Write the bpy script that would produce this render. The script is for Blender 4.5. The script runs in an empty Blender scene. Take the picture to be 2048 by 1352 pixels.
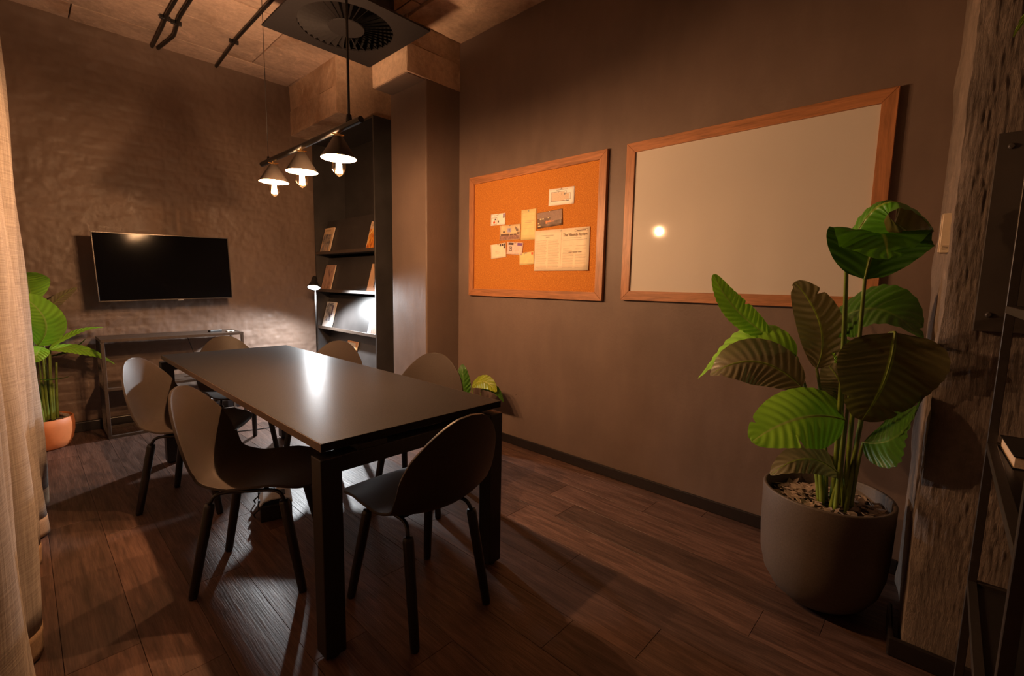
import bpy, bmesh, math, random
import numpy as np
from mathutils import Vector, Matrix

random.seed(7)
rng = np.random.default_rng(7)
PI = math.pi
S = bpy.context.scene
C = S.collection

# ------------------------------------------------------------------ camera, world, exposure
def make_camera():
    f, yaw, pitch, roll = 923.82, math.radians(46.778), math.radians(6.642), math.radians(1.0326)
    cy, sy, cp, sp = math.cos(yaw), math.sin(yaw), math.cos(pitch), math.sin(pitch)
    fwd = Vector((sy * cp, cy * cp, -sp)); right = Vector((cy, -sy, 0)); up = right.cross(fwd)
    r = right * math.cos(roll) + up * math.sin(roll); u = up * math.cos(roll) - right * math.sin(roll)
    cam = bpy.data.cameras.new('camera'); o = bpy.data.objects.new('camera', cam); C.objects.link(o)
    cam.sensor_fit = 'HORIZONTAL'; cam.sensor_width = 36.0; cam.lens = 36.0 * f / 2048.0; cam.clip_start = 0.02
    o.matrix_world = Matrix(((r.x, u.x, -fwd.x, 0), (r.y, u.y, -fwd.y, 0), (r.z, u.z, -fwd.z, 1.25), (0, 0, 0, 1)))
    S.camera = o
make_camera()
W = bpy.data.worlds.new('world'); S.world = W; W.use_nodes = True
W.node_tree.nodes['Background'].inputs[0].default_value = (0.02, 0.015, 0.01, 1)
W.node_tree.nodes['Background'].inputs[1].default_value = 0.3
S.view_settings.view_transform = 'Standard'; S.view_settings.look = 'None'
S.view_settings.gamma = 1.0; S.view_settings.use_curve_mapping = False
S.view_settings.exposure = 0.28
S.cycles.use_denoising = True
S.cycles.sample_clamp_indirect = 6.0
S.cycles.max_bounces = 10; S.cycles.diffuse_bounces = 6; S.cycles.transparent_max_bounces = 12
BULB_W, BULB_COL = 64.0, (1.0, 0.565, 0.30)
UP_FILL_W = 72.0
READ_W, READ_COL = 175.0, (0.93, 0.97, 1.0)
BACK_W, BACK_COL = 1.2, (1.0, 0.62, 0.36)

def lamp(name, kind, loc, watts, col, parent=None, rotation_euler=(0, 0, 0), **kw):
    L = bpy.data.lights.new(name, kind); L.energy = watts; L.color = col
    for k, v in kw.items(): setattr(L, k, v)
    o = bpy.data.objects.new(name, L); C.objects.link(o); o.location = loc; o.rotation_euler = rotation_euler
    if parent: o.parent = parent
    return o
# the lamps of the other half of the room, behind the camera
lamp('room_light', 'POINT', (0.35, -1.0, 2.5), BACK_W, BACK_COL, shadow_soft_size=0.12)
lamp('room_light', 'POINT', (1.0, -1.05, 2.5), BACK_W * .8, BACK_COL, shadow_soft_size=0.12)

# ------------------------------------------------------------------ helpers
class MB:
    def __init__(s): s.v = []; s.f = []; s.uv = None
    def add(s, v, f):
        b = len(s.v); s.v += [tuple(map(float, p)) for p in v]; s.f += [tuple(b + i for i in q) for q in f]; return s
    def box(s, a, b):
        x0, y0, z0 = a; x1, y1, z1 = b
        return s.add([(x0,y0,z0),(x1,y0,z0),(x1,y1,z0),(x0,y1,z0),(x0,y0,z1),(x1,y0,z1),(x1,y1,z1),(x0,y1,z1)],
                     [(0,3,2,1),(4,5,6,7),(0,1,5,4),(1,2,6,5),(2,3,7,6),(3,0,4,7)])
    def prism(s, poly, z0, z1):            # poly CCW in xy
        n = len(poly)
        v = [(x, y, z0) for x, y in poly] + [(x, y, z1) for x, y in poly]
        f = [tuple(range(n - 1, -1, -1)), tuple(range(n, 2 * n))] + [(i, (i + 1) % n, n + (i + 1) % n, n + i) for i in range(n)]
        return s.add(v, f)
    def tube(s, path, rad, n=12, caps=True):
        path = [Vector(p) for p in path]
        if not hasattr(rad, '__len__'): rad = [rad] * len(path)
        rings = []; ref = None
        for i, p in enumerate(path):
            t = (path[min(i + 1, len(path) - 1)] - path[max(i - 1, 0)]).normalized()
            if ref is None: ref = Vector((1, 0, 0)) if abs(t.x) < .8 else Vector((0, 1, 0))
            a = (ref - t * ref.dot(t)).normalized(); ref = a; b = t.cross(a)
            rings.append([p + (a * math.cos(2*PI*k/n) + b * math.sin(2*PI*k/n)) * rad[i] for k in range(n)])
        v = [q for r in rings for q in r]; f = []
        for i in range(len(path) - 1):
            for k in range(n):
                f.append((i*n+k, i*n+(k+1) % n, (i+1)*n+(k+1) % n, (i+1)*n+k))
        if caps: f.append(tuple(range(n-1, -1, -1))); f.append(tuple((len(path)-1)*n+k for k in range(n)))
        return s.add(v, f)
    def lathe(s, prof, n=32, c=(0, 0, 0), cap0=False, cap1=False):
        v = []; f = []
        for r, z in prof:
            for k in range(n): v.append((c[0] + r*math.cos(2*PI*k/n), c[1] + r*math.sin(2*PI*k/n), c[2] + z))
        for i in range(len(prof) - 1):
            for k in range(n): f.append((i*n+k, i*n+(k+1) % n, (i+1)*n+(k+1) % n, (i+1)*n+k))
        if cap0: f.append(tuple(range(n-1, -1, -1)))
        if cap1: f.append(tuple((len(prof)-1)*n+k for k in range(n)))
        return s.add(v, f)
    def grid(s, P, flip=False):            # P[i][j] points
        h, w = len(P), len(P[0]); v = [p for r in P for p in r]; f = []
        for i in range(h - 1):
            for j in range(w - 1):
                q = (i*w+j, i*w+j+1, (i+1)*w+j+1, (i+1)*w+j)
                f.append(q[::-1] if flip else q)
        return s.add(v, f)
    def build(s, name, mat=None, parent=None, smooth=False, bev=0, seg=2, loc=(0, 0, 0), rot=None):
        me = bpy.data.meshes.new(name); me.from_pydata(s.v, [], s.f); me.update()
        if s.uv is not None:
            l = me.uv_layers.new(name='uv')
            for lp in me.loops: l.data[lp.index].uv = s.uv[lp.vertex_index]
        if smooth: me.polygons.foreach_set('use_smooth', [True] * len(me.polygons))
        o = bpy.data.objects.new(name, me); C.objects.link(o)
        if mat: me.materials.append(mat)
        if parent: o.parent = parent
        o.location = loc
        if rot: o.rotation_euler = rot
        if bev:
            m = o.modifiers.new('bevel', 'BEVEL'); m.width = bev; m.segments = seg; m.limit_method = 'ANGLE'; m.angle_limit = math.radians(40)
            m.harden_normals = False
            if smooth is False: me.polygons.foreach_set('use_smooth', [False] * len(me.polygons))
        return o
def box(name, a, b, mat, parent=None, bev=0.0, **kw): return MB().box(a, b).build(name, mat, parent, bev=bev, **kw)
def thing(name, label, cat, loc=(0, 0, 0), rotz=0, group=None):
    o = bpy.data.objects.new(name, None); C.objects.link(o); o.location = loc; o.rotation_euler = (0, 0, rotz)
    o.empty_display_size = .05
    return tag(o, label, cat, group)
def tag(o, label, cat, group=None):
    o['label'] = label; o['category'] = cat
    if group: o['group'] = group
    return o
def struct(o, label=None):
    o['kind'] = 'structure'
    if label: o['label'] = label
    return o
def arc_path(pts, n=6, r=.03):              # polyline with rounded corners
    pts = [Vector(p) for p in pts]; out = [pts[0]]
    for a, b, c in zip(pts, pts[1:], pts[2:]):
        d0 = min(r, (a-b).length*.45); d1 = min(r, (c-b).length*.45)
        p = b + (a-b).normalized()*d0; q = b + (c-b).normalized()*d1
        for k in range(n + 1):
            t = k / n; out.append(p*(1-t)**2 + b*2*t*(1-t) + q*t*t)
    out.append(pts[-1]); return out

# ------------------------------------------------------------------ materials
class N:
    def __init__(s, name):
        s.m = bpy.data.materials.new(name); s.m.use_nodes = True; s.t = s.m.node_tree
        s.b = s.t.nodes['Principled BSDF']; s.co = None
    def new(s, typ, **kw):
        n = s.t.nodes.new(typ)
        for k, v in kw.items(): setattr(n, k, v)
        return n
    def link(s, a, b): s.t.links.new(a, b)
    def coord(s, scale=(1, 1, 1), kind='Object', rand=False):
        tc = s.new('ShaderNodeTexCoord'); mp = s.new('ShaderNodeMapping'); mp.inputs['Scale'].default_value = scale
        src = tc.outputs[kind]
        if rand:
            oi = s.new('ShaderNodeObjectInfo'); ml = s.new('ShaderNodeMath', operation='MULTIPLY'); ml.inputs[1].default_value = 57.0
            s.link(oi.outputs['Random'], ml.inputs[0]); ad = s.new('ShaderNodeVectorMath', operation='ADD')
            s.link(src, ad.inputs[0]); s.link(ml.outputs[0], ad.inputs[1]); src = ad.outputs[0]
        s.link(src, mp.inputs['Vector']); return mp.outputs[0]
    def noise(s, co, scale, detail=4, rough=.55, dist=0):
        n = s.new('ShaderNodeTexNoise'); n.inputs['Scale'].default_value = scale; n.inputs['Detail'].default_value = detail
        n.inputs['Roughness'].default_value = rough; n.inputs['Distortion'].default_value = dist
        if co is not None: s.link(co, n.inputs['Vector'])
        return n.outputs['Fac']
    def ramp(s, fac, stops):
        r = s.new('ShaderNodeValToRGB'); e = r.color_ramp.elements
        while len(e) > 1: e.remove(e[-1])
        e[0].position = stops[0][0]; e[0].color = (*stops[0][1], 1)
        for p, c in stops[1:]:
            q = e.new(p); q.color = (*c, 1)
        s.link(fac, r.inputs[0]); return r.outputs[0]
    def mix(s, fac, a, b, mode='MIX'):
        m = s.new('ShaderNodeMix', data_type='RGBA', blend_type=mode)
        for i, v in ((6, a), (7, b)):
            if isinstance(v, tuple): m.inputs[i].default_value = (*v, 1)
            else: s.link(v, m.inputs[i])
        if isinstance(fac, (int, float)): m.inputs[0].default_value = fac
        else: s.link(fac, m.inputs[0])
        return m.outputs[2]
    def math(s, op, a, b=None):
        m = s.new('ShaderNodeMath', operation=op)
        for i, v in ((0, a), (1, b)):
            if v is None: continue
            if isinstance(v, (int, float)): m.inputs[i].default_value = v
            else: s.link(v, m.inputs[i])
        return m.outputs[0]
    def col(s, c):
        if isinstance(c, tuple): s.b.inputs['Base Color'].default_value = (*c, 1)
        else: s.link(c, s.b.inputs['Base Color'])
        return s
    def rough(s, r):
        if isinstance(r, (int, float)): s.b.inputs['Roughness'].default_value = r
        else: s.link(r, s.b.inputs['Roughness'])
        return s
    def bump(s, h, strength=.3, dist=.01, prev=None):
        b = s.new('ShaderNodeBump'); b.inputs['Strength'].default_value = strength; b.inputs['Distance'].default_value = dist
        s.link(h, b.inputs['Height'])
        if prev is not None: s.link(prev, b.inputs['Normal'])
        s.link(b.outputs[0], s.b.inputs['Normal']); return b.outputs[0]
    def set(s, **kw):
        for k, v in kw.items(): s.b.inputs[k.replace('_', ' ')].default_value = v
        return s

def plain(name, c, rough=.5, metal=0, spec=.5, var=.12, scale=60, bump=0):
    n = N(name); co = n.coord()
    f = n.noise(co, scale, 3); d = tuple(x*(1-var) for x in c); l = tuple(min(1, x*(1+var)) for x in c)
    n.col(n.ramp(f, [(.3, d), (.7, l)])).rough(rough).set(Metallic=metal)
    n.b.inputs['Specular IOR Level'].default_value = spec
    if bump: n.bump(f, bump, .002)
    return n.m

def mat_wall(name, c, holes=True):
    n = N(name); co = n.coord()
    big = n.noise(co, 1.6, 5, .6); fine = n.noise(co, 55, 4, .6); mid = n.noise(n.coord((1, 1, .35)), 7, 4)
    col = n.ramp(big, [(.25, tuple(x*.82 for x in c)), (.75, tuple(x*1.15 for x in c))])
    col = n.mix(n.ramp(mid, [(.45, (0, 0, 0)), (.8, (.5, .5, .5))]), col, tuple(x*1.3 for x in c))
    vo = n.new('ShaderNodeTexVoronoi'); vo.inputs['Scale'].default_value = 5.5; n.link(co, vo.inputs['Vector'])
    vd = n.ramp(vo.outputs['Distance'], [(0.0, (0, 0, 0)), (.045, (1, 1, 1))])
    gate = n.ramp(n.noise(co, 3.1, 2), [(.52, (0, 0, 0)), (.6, (1, 1, 1))])
    hole = n.mix(gate, (1, 1, 1), vd)
    n.col(col).rough(n.ramp(mid, [(.3, (.42,)*3), (.8, (.6,)*3)]))
    b = n.bump(fine, .22, .003); b = n.bump(mid, .25, .012, b)
    if holes: n.bump(hole, .6, .006, b)
    n.b.inputs['Specular IOR Level'].default_value = .35
    return n.m
def mat_concrete(name, c, stain=(.30, .13, .045), board=(1, 1, 1)):
    n = N(name); co = n.coord(rand=True)
    a = n.noise(n.coord(board, rand=True), 2.2, 7, .65); g = n.noise(co, 26, 6, .7); f = n.noise(co, 120, 3, .6)
    col = n.ramp(a, [(.22, tuple(x*.55 for x in c)), (.5, c), (.8, tuple(min(1, x*1.35) for x in c))])
    st = n.ramp(n.noise(co, 1.3, 6, .6, .6), [(.54, (0, 0, 0)), (.70, (.7, .7, .7))])
    col = n.mix(st, col, stain)
    white = n.ramp(n.noise(co, 3.5, 8, .75, .8), [(.58, (0, 0, 0)), (.70, (.7, .7, .7))])
    col = n.mix(white, col, tuple(min(1, x*1.7) for x in c))
    col = n.mix(.45, col, n.ramp(g, [(.32, (.35,)*3), (.7, (1, 1, 1))]), 'MULTIPLY')
    n.col(col).rough(.85); b = n.bump(g, .35, .006); n.bump(f, .3, .002, b)
    if board[0] > 2.1:
        st2 = n.noise(n.coord((1, 190, 34)), 1.2, 5, .75); n.bump(st2, .9, .008, n.b.inputs['Normal'].links[0].from_socket)
        n.link(n.mix(n.ramp(st2, [(.28, (.45,)*3), (.40, (0, 0, 0))]), n.b.inputs['Base Color'].links[0].from_socket, (.03, .02, .015)), n.b.inputs['Base Color'])
    return n.m
def mat_plank():
    n = N('floor_plank'); co = n.coord((9, 1.0, 1), rand=True)
    a = n.noise(co, 3.2, 8, .62, 1.1); b2 = n.noise(n.coord((60, 2.2, 1), rand=True), 3, 5, .6)
    oi = n.new('ShaderNodeObjectInfo')
    col = n.ramp(a, [(.25, (.048, .026, .018)), (.48, (.105, .057, .041)), (.62, (.155, .087, .064)), (.8, (.074, .042, .029))])
    tone = n.ramp(oi.outputs['Random'], [(0, (.72, .72, .72)), (1, (1.25, 1.2, 1.18))])
    col = n.mix(1.0, col, tone, 'MULTIPLY')
    col = n.mix(.55, col, n.ramp(b2, [(.35, (.45,)*3), (.65, (1.1,)*3)]), 'MULTIPLY')
    n.col(col).rough(n.ramp(b2, [(.3, (.50,)*3), (.7, (.34,)*3)]))
    b = n.bump(b2, .55, .0025); n.bump(a, .25, .002, b)
    return n.m
def mat_wood(name, c, axis=1, rough=.42):
    sc = [14, 14, 14]; sc[axis] = 1.1
    n = N(name); a = n.noise(n.coord(tuple(sc), rand=True), 2.4, 6, .6, 1.4); f = n.noise(n.coord(tuple(x*6 for x in sc), rand=True), 2, 4)
    col = n.ramp(a, [(.25, tuple(x*.55 for x in c)), (.5, c), (.75, tuple(min(1, x*1.3) for x in c))])
    col = n.mix(.4, col, n.ramp(f, [(.35, (.55,)*3), (.65, (1.05,)*3)]), 'MULTIPLY')
    n.col(col).rough(rough); n.bump(f, .15, .001); return n.m
def mat_cork():
    n = N('cork'); co = n.coord(); v = n.new('ShaderNodeTexVoronoi'); v.inputs['Scale'].default_value = 260; n.link(co, v.inputs['Vector'])
    f = n.noise(co, 140, 4, .7)
    col = n.mix(.55, n.ramp(f, [(.3, (.40, .13, .014)), (.55, (.56, .20, .026)), (.75, (.68, .29, .05))]), v.outputs['Distance'], 'SOFT_LIGHT')
    n.col(col).rough(.9); n.bump(f, .4, .002); return n.m
def mat_top():
    n = N('table_laminate'); co = n.coord(); g = n.noise(co, 420, 2, .6); s2 = n.noise(n.coord((1.5, 9, 1)), 6, 7, .75)
    sc = n.ramp(s2, [(.66, (0, 0, 0)), (.75, (.35, .35, .35))])
    n.col(n.mix(sc, n.ramp(g, [(.35, (.012, .010, .009)), (.65, (.028, .023, .020))]), (.07, .055, .045)))
    n.rough(n.ramp(n.noise(co, 5, 5), [(.3, (.38,)*3), (.75, (.45,)*3)])); n.bump(g, .22, .0012)
    n.b.inputs['Specular IOR Level'].default_value = 0.0
    gl = n.new('ShaderNodeBsdfGlossy'); gl.inputs['Roughness'].default_value = .27
    gl2 = n.new('ShaderNodeBsdfGlossy'); gl2.inputs['Roughness'].default_value = .50
    nb = n.b.inputs['Normal'].links[0].from_socket; n.link(nb, gl.inputs['Normal']); n.link(nb, gl2.inputs['Normal'])
    g2 = n.new('ShaderNodeMixShader'); g2.inputs[0].default_value = .45; n.link(gl.outputs[0], g2.inputs[1]); n.link(gl2.outputs[0], g2.inputs[2])
    fr = n.new('ShaderNodeFresnel'); fr.inputs[0].default_value = 1.45
    mx = n.new('ShaderNodeMixShader'); n.link(n.math('MULTIPLY', fr.outputs[0], .17), mx.inputs[0])
    n.link(n.b.outputs[0], mx.inputs[1]); n.link(g2.outputs[0], mx.inputs[2]); n.link(mx.outputs[0], n.t.nodes['Material Output'].inputs[0])
    return n.m
def mat_leaf(name, top, under, vein, young=None):
    n = N(name); tc = n.new('ShaderNodeUVMap'); tc.uv_map = 'uv'; sx = n.new('ShaderNodeSeparateXYZ'); n.link(tc.outputs[0], sx.inputs[0])
    u, v = sx.outputs[0], sx.outputs[1]
    au = n.math('ABSOLUTE', u)
    ph = n.math('SUBTRACT', n.math('MULTIPLY', v, 26.0*2*PI/2), n.math('MULTIPLY', au, 9.0))
    st = n.math('MULTIPLY_ADD', n.math('SINE', ph), .5); st.node.inputs[2].default_value = .5
    big = n.noise(n.coord(), 6, 3)
    t = n.mix(n.math('MULTIPLY', st, .35), top, tuple(min(1, x*1.8) for x in top))
    t = n.mix(n.ramp(big, [(.35, (0, 0, 0)), (.75, (.55,)*3)]), t, young or tuple(x*.55 for x in top))
    un = n.mix(n.math('MULTIPLY', st, .5), under, tuple(x*.55 for x in under))
    geo = n.new('ShaderNodeNewGeometry')
    c = n.mix(geo.outputs['Backfacing'], t, un)
    mid = n.ramp(au, [(.0, (1, 1, 1)), (.035, (.6,)*3), (.06, (0, 0, 0))])
    c = n.mix(mid, c, vein)
    n.col(c).rough(.38); n.b.inputs['Specular IOR Level'].default_value = .4
    tr = n.new('ShaderNodeBsdfTranslucent'); n.link(n.mix(1.0, c, (1.2, 1.25, .5), 'MULTIPLY'), tr.inputs[0])
    mx = n.new('ShaderNodeMixShader'); mx.inputs[0].default_value = .28
    n.link(n.b.outputs[0], mx.inputs[1]); n.link(tr.outputs[0], mx.inputs[2])
    n.link(mx.outputs[0], n.t.nodes['Material Output'].inputs[0])
    n.bump(st, .25, .002)
    return n.m
def mat_fabric():
    n = N('curtain_linen'); a = n.noise(n.coord((300, 300, 4)), 1, 2); b = n.noise(n.coord((6, 6, 420)), 1, 2); s = n.noise(n.coord((25, 25, 1.2)), 2, 5)
    w = n.math('ADD', a, b)
    c = n.ramp(n.math('MULTIPLY', w, .5), [(.35, (.30, .245, .21)), (.65, (.57, .49, .43))])
    c = n.mix(.5, c, n.ramp(s, [(.35, (.7,)*3), (.65, (1, 1, 1))]), 'MULTIPLY')
    n.col(c).rough(.95); n.bump(w, .35, .001)
    tr = n.new('ShaderNodeBsdfTranslucent'); n.link(c, tr.inputs[0]); mx = n.new('ShaderNodeMixShader'); mx.inputs[0].default_value = .15
    n.link(n.b.outputs[0], mx.inputs[1]); n.link(tr.outputs[0], mx.inputs[2]); n.link(mx.outputs[0], n.t.nodes['Material Output'].inputs[0])
    return n.m
def mat_emit(name, c, k):
    n = N(name); n.set(Emission_Strength=k); n.b.inputs['Emission Color'].default_value = (*c, 1); n.b.inputs['Base Color'].default_value = (*c, 1); return n.m
def mat_glass(name, tint=(1, .93, .82), gl=.12):
    n = N(name); t = n.new('ShaderNodeBsdfTransparent'); t.inputs[0].default_value = (*tint, 1)
    g = n.new('ShaderNodeBsdfGlossy'); g.inputs['Roughness'].default_value = .03
    fr = n.new('ShaderNodeLayerWeight'); fr.inputs[0].default_value = gl
    mx = n.new('ShaderNodeMixShader'); n.link(fr.outputs['Facing'], mx.inputs[0]); n.link(t.outputs[0], mx.inputs[1]); n.link(g.outputs[0], mx.inputs[2])
    n.link(mx.outputs[0], n.t.nodes['Material Output'].inputs[0]); return n.m
def mat_print(name, stops, scale=(1, 1, 1), nscale=14, dist=.8, detail=5):
    n = N(name); f = n.noise(n.coord(scale), nscale, detail, .6, dist); n.col(n.ramp(f, stops)).rough(.45); return n.m

M_wall = mat_wall('painted_plaster', (.175, .124, .101))
M_brickwall = mat_wall('painted_brick', (.178, .124, .096), holes=False)
M_pillar = mat_wall('painted_pillar', (.165, .118, .095))
M_ceil = mat_concrete('cast_concrete', (.58, .41, .31), board=(1, 1.25, 1))
M_beam = mat_concrete('beam_concrete', (.66, .46, .32), board=(1, 1, .5))
M_column = mat_concrete('rough_column', (.25, .195, .16), stain=(.21, .155, .12), board=(2.5, 2.5, 2.4))
M_plank = mat_plank()
M_gap = plain('floor_gap', (.008, .006, .005), .9)
M_base = plain('dark_skirting', (.018, .014, .014), .35)
M_top = mat_top()
M_black = plain('black_steel', (.016, .0145, .014), .42, spec=.45)
M_edge_lit = plain('table_edge_lit', (.16, .11, .08), .4)  # lighter brown stands in for light falling on the tabletop's long edges
M_shell = plain('chair_plastic', (.046, .034, .027), .45, spec=.32, var=.1, scale=220, bump=.08)
M_leg = plain('black_wood_leg', (.014, .012, .012), .35)
M_rod = plain('chair_rod', (.03, .025, .023), .3, metal=.5)
M_brown = plain('brown_steel', (.095, .070, .055), .4, metal=.3)
M_shelf = plain('bookcase_steel', (.040, .036, .035), .38, var=.2, scale=6)
M_rack = plain('rack_steel', (.045, .036, .030), .4, metal=.3)
M_frame_y = mat_wood('walnut_frame_long', (.45, .19, .08), 1)
M_frame_z = mat_wood('walnut_frame_upright', (.45, .19, .08), 2)
M_cork = mat_cork()
M_white = plain('whiteboard_enamel', (.66, .61, .56), .06, var=.02, scale=2)
M_leafA = mat_leaf('strelitzia_leaf', (.10, .34, .02), (.27, .245, .15), (.42, .55, .10))
M_leafG = mat_leaf('strelitzia_leaf_green', (.11, .33, .016), (.045, .15, .012), (.42, .55, .10))
M_leafD = mat_leaf('strelitzia_leaf_dark', (.05, .13, .016), (.135, .12, .05), (.36, .46, .06))
M_leafB = mat_leaf('strelitzia_leaf_fresh', (.28, .60, .055), (.16, .23, .06), (.45, .60, .16), (.09, .32, .016))
M_leafC = mat_leaf('strelitzia_leaf_deep', (.05, .15, .012), (.05, .09, .018), (.10, .20, .03))
M_leafV = mat_leaf('variegated_leaf', (.30, .36, .03), (.06, .12, .02), (.60, .62, .20), (.06, .14, .02))
M_stem = plain('plant_stem', (.16, .22, .03), .45, var=.35, scale=14)
M_planter = plain('stone_planter', (.10, .075, .058), .6, var=.15, scale=180, bump=.1)
M_terra = plain('terracotta', (.66, .22, .075), .55, var=.12, scale=9)
M_soil = plain('potting_soil', (.045, .03, .022), .95, var=.5, scale=40, bump=.6)
M_slate = plain('slate_chip', (.33, .255, .205), .6, var=.35, scale=25)
M_fabric = mat_fabric()
M_screen = plain('tv_screen', (.004, .004, .005), .10, var=.02, spec=.03)
M_bezel = plain('tv_bezel', (.10, .085, .075), .3, metal=.6)
M_brass = plain('brass', (.80, .52, .22), .22, metal=1, var=.05)
M_shade_in = plain('shade_enamel', (.90, .88, .84), .5, var=.02)
M_shade_out = plain('shade_black', (.035, .028, .024), .5)
M_filament = mat_emit('filament_glow', (1.0, .72, .42), 160.0)
M_glass = mat_glass('bulb_glass')
M_led = mat_emit('led_disc', READ_COL, 26.0)
M_vent = plain('vent_paint', (.020, .017, .017), .7, spec=.2)
M_ventdark = plain('vent_interior', (.012, .010, .009), .7)
M_paper = plain('aged_paper', (.92, .76, .56), .8, var=.05, scale=20)
M_paperY = plain('yellow_paper', (.82, .66, .30), .8, var=.05, scale=20)
M_card = plain('white_card', (.93, .87, .80), .6, var=.02)
M_ink = plain('brown_ink', (.16, .09, .05), .8)
M_inkl = plain('pale_ink', (.56, .40, .25), .8)
M_purple = plain('purple_stamp', (.22, .10, .30), .7, var=.5, scale=300)
M_dkstamp = plain('dark_stamp', (.10, .07, .07), .7, var=.5, scale=300)
M_red = plain('red_stamp', (.75, .12, .04), .7)
M_plastic = plain('ivory_plastic', (.74, .60, .44), .4, var=.03)
M_grey = plain('grey_plastic', (.22, .21, .20), .5)
M_lightgrey = plain('light_grey_plastic', (.50, .48, .45), .5)
M_cable = plain('black_cable', (.010, .010, .010), .5)
M_plate = plain('steel_plate', (.060, .048, .040), .5, metal=.2, var=.15, scale=8)
M_pages = plain('page_edges', (.75, .58, .42), .8, var=.15, scale=300)
M_pin = plain('steel_pin', (.5, .45, .4), .3, metal=1)

# ------------------------------------------------------------------ noise for relief
def vnoise(x, y, seed):
    r = np.random.default_rng(seed).random((257, 257))
    xi = np.floor(x).astype(int); yi = np.floor(y).astype(int); fx = x - xi; fy = y - yi
    fx = fx*fx*(3-2*fx); fy = fy*fy*(3-2*fy)
    a = r[xi % 256, yi % 256]; b = r[(xi+1) % 256, yi % 256]; c = r[xi % 256, (yi+1) % 256]; d = r[(xi+1) % 256, (yi+1) % 256]
    return a*(1-fx)*(1-fy) + b*fx*(1-fy) + c*(1-fx)*fy + d*fx*fy
def fbm(x, y, seed, oc=4):
    s = 0; a = .5
    for i in range(oc): s = s + a*(vnoise(x*2**i, y*2**i, seed+i) - .5); a *= .5
    return s

# ------------------------------------------------------------------ room shell
XR, YB, ZC, XL, YF = 2.58, 5.05, 3.19, -0.42, -1.5
floor = struct(box('floor', (XL-.1, YF-.1, -.10), (XR+.1, YB+.1, -.004), M_gap), 'dark brown wood plank floor')
PW, PL = .19, 1.22
x = 2.10 - PW*13
row = 0
while x < XR:
    x0, x1 = max(x, XL), min(x+PW, XR)
    if x1 - x0 > .01:
        y = YF - ((row*0.47 + .13*(row % 3)) % 1)*PL
        if row == 13: y = .42 - 2*PL
        if row == 12: y = .23 - 2*PL
        while y < YB:
            y0, y1 = max(y, YF), min(y+PL, YB)
            if y1 - y0 > .02:
                g = .0007; ho = random.uniform(-.0004, .0)
                cx, cyy = (x0+x1)/2, (y0+y1)/2
                box('floor_plank', (x0+g-cx, y0+g-cyy, -.004), (x1-g-cx, y1-g-cyy, ho), M_plank, floor, bev=.0006, seg=1, loc=(cx, cyy, 0))
            y += PL
    x += PW; row += 1

struct(box('wall_right', (XR, YF, 0), (XR+.1, YB+.1, ZC+.1), M_wall), 'smooth dark brown painted wall holding the two boards')
struct(box('wall_left', (XL-.1, YF, 0), (XL, YB+.1, ZC+.1), M_wall), 'plain wall hidden behind the linen curtain')
struct(box('wall_front', (XL-.1, YF-.1, 0), (XR+.1, YF, ZC+.1), M_wall), 'plain wall behind the camera')
# rough painted brick wall at the back: relief modelled in the mesh
def back_wall():
    xs = np.arange(XL, XR+.001, .011); zs = np.arange(0, ZC+.02, .011)
    X, Z = np.meshgrid(xs, zs)
    wx = X + .02*fbm(X*3, Z*3, 31); wz = Z + .02*fbm(X*2.5+9, Z*2.5, 37)
    r = np.floor(wz/.084); bx = (wx + .115*(r % 2))/.235
    fu = bx - np.floor(bx); fv = wz/.084 - r
    du = np.minimum(fu, 1-fu)*.235; dv = np.minimum(fv, 1-fv)*.084
    brick = np.clip(np.minimum(du, dv)/.016, 0, 1)
    proud = np.random.default_rng(3).random((80, 60))[(r.astype(int)) % 80, (np.floor(bx).astype(int)) % 60]
    vis = np.clip(.10 + 1.3*fbm(X*1.3+5, Z*1.3, 41) + .42*np.clip((1.25-Z)/.6, 0, 1), .03, .8)
    h = vis*(brick*.0065 + proud*.0045) + .014*fbm(X*4, Z*6, 51) + .012*fbm(X*16, Z*20, 61, 3) + .006*fbm(X*45, Z*22, 67, 2)
    top = np.clip((Z-3.1)/.1, 0, 1)
    h = h + .02*top*fbm(X*9, Z*2, 71)
    h -= h.min()*.5
    P = [[(X[i, j], YB-.002-h[i, j], Z[i, j]) for j in range(X.shape[1])] for i in range(X.shape[0])]
    return MB().grid(P).build('wall_back', M_brickwall, smooth=True)
struct(back_wall(), 'rough brick wall painted dark brown behind the television')

# ceiling of board-marked concrete panels
ceil = struct(box('ceiling', (XL-.1, YF-.1, ZC+.012), (XR+.1, YB+.1, ZC+.12), plain('ceiling_joint', (.05, .03, .02), .9)), 'board marked raw concrete ceiling')
edges = [YF, -.86, -.39, .08, .55, 1.02, 1.49, 1.96, 2.43, 2.89, 3.36, 3.825, 4.297, 4.763, YB+.05]
for i, (a, b) in enumerate(zip(edges, edges[1:])):
    cuts = [XL-.05] + [[1.58], [.4, 2.0], [.15], [1.1]][i % 4] + [XR+.05]
    if abs(a-3.825) < .01: cuts = [XL-.05, 1.575, XR+.05]
    for c0, c1 in zip(cuts, cuts[1:]):
        g = .0038; dz = random.uniform(-.006, .003); mx, my = (c0+c1)/2, (a+b)/2
        box('concrete_panel', (c0+g-mx, a+g-my, dz), (c1-g-mx, b-g-my, .02), M_ceil, ceil, bev=.002, seg=1, loc=(mx, my, ZC))

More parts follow.
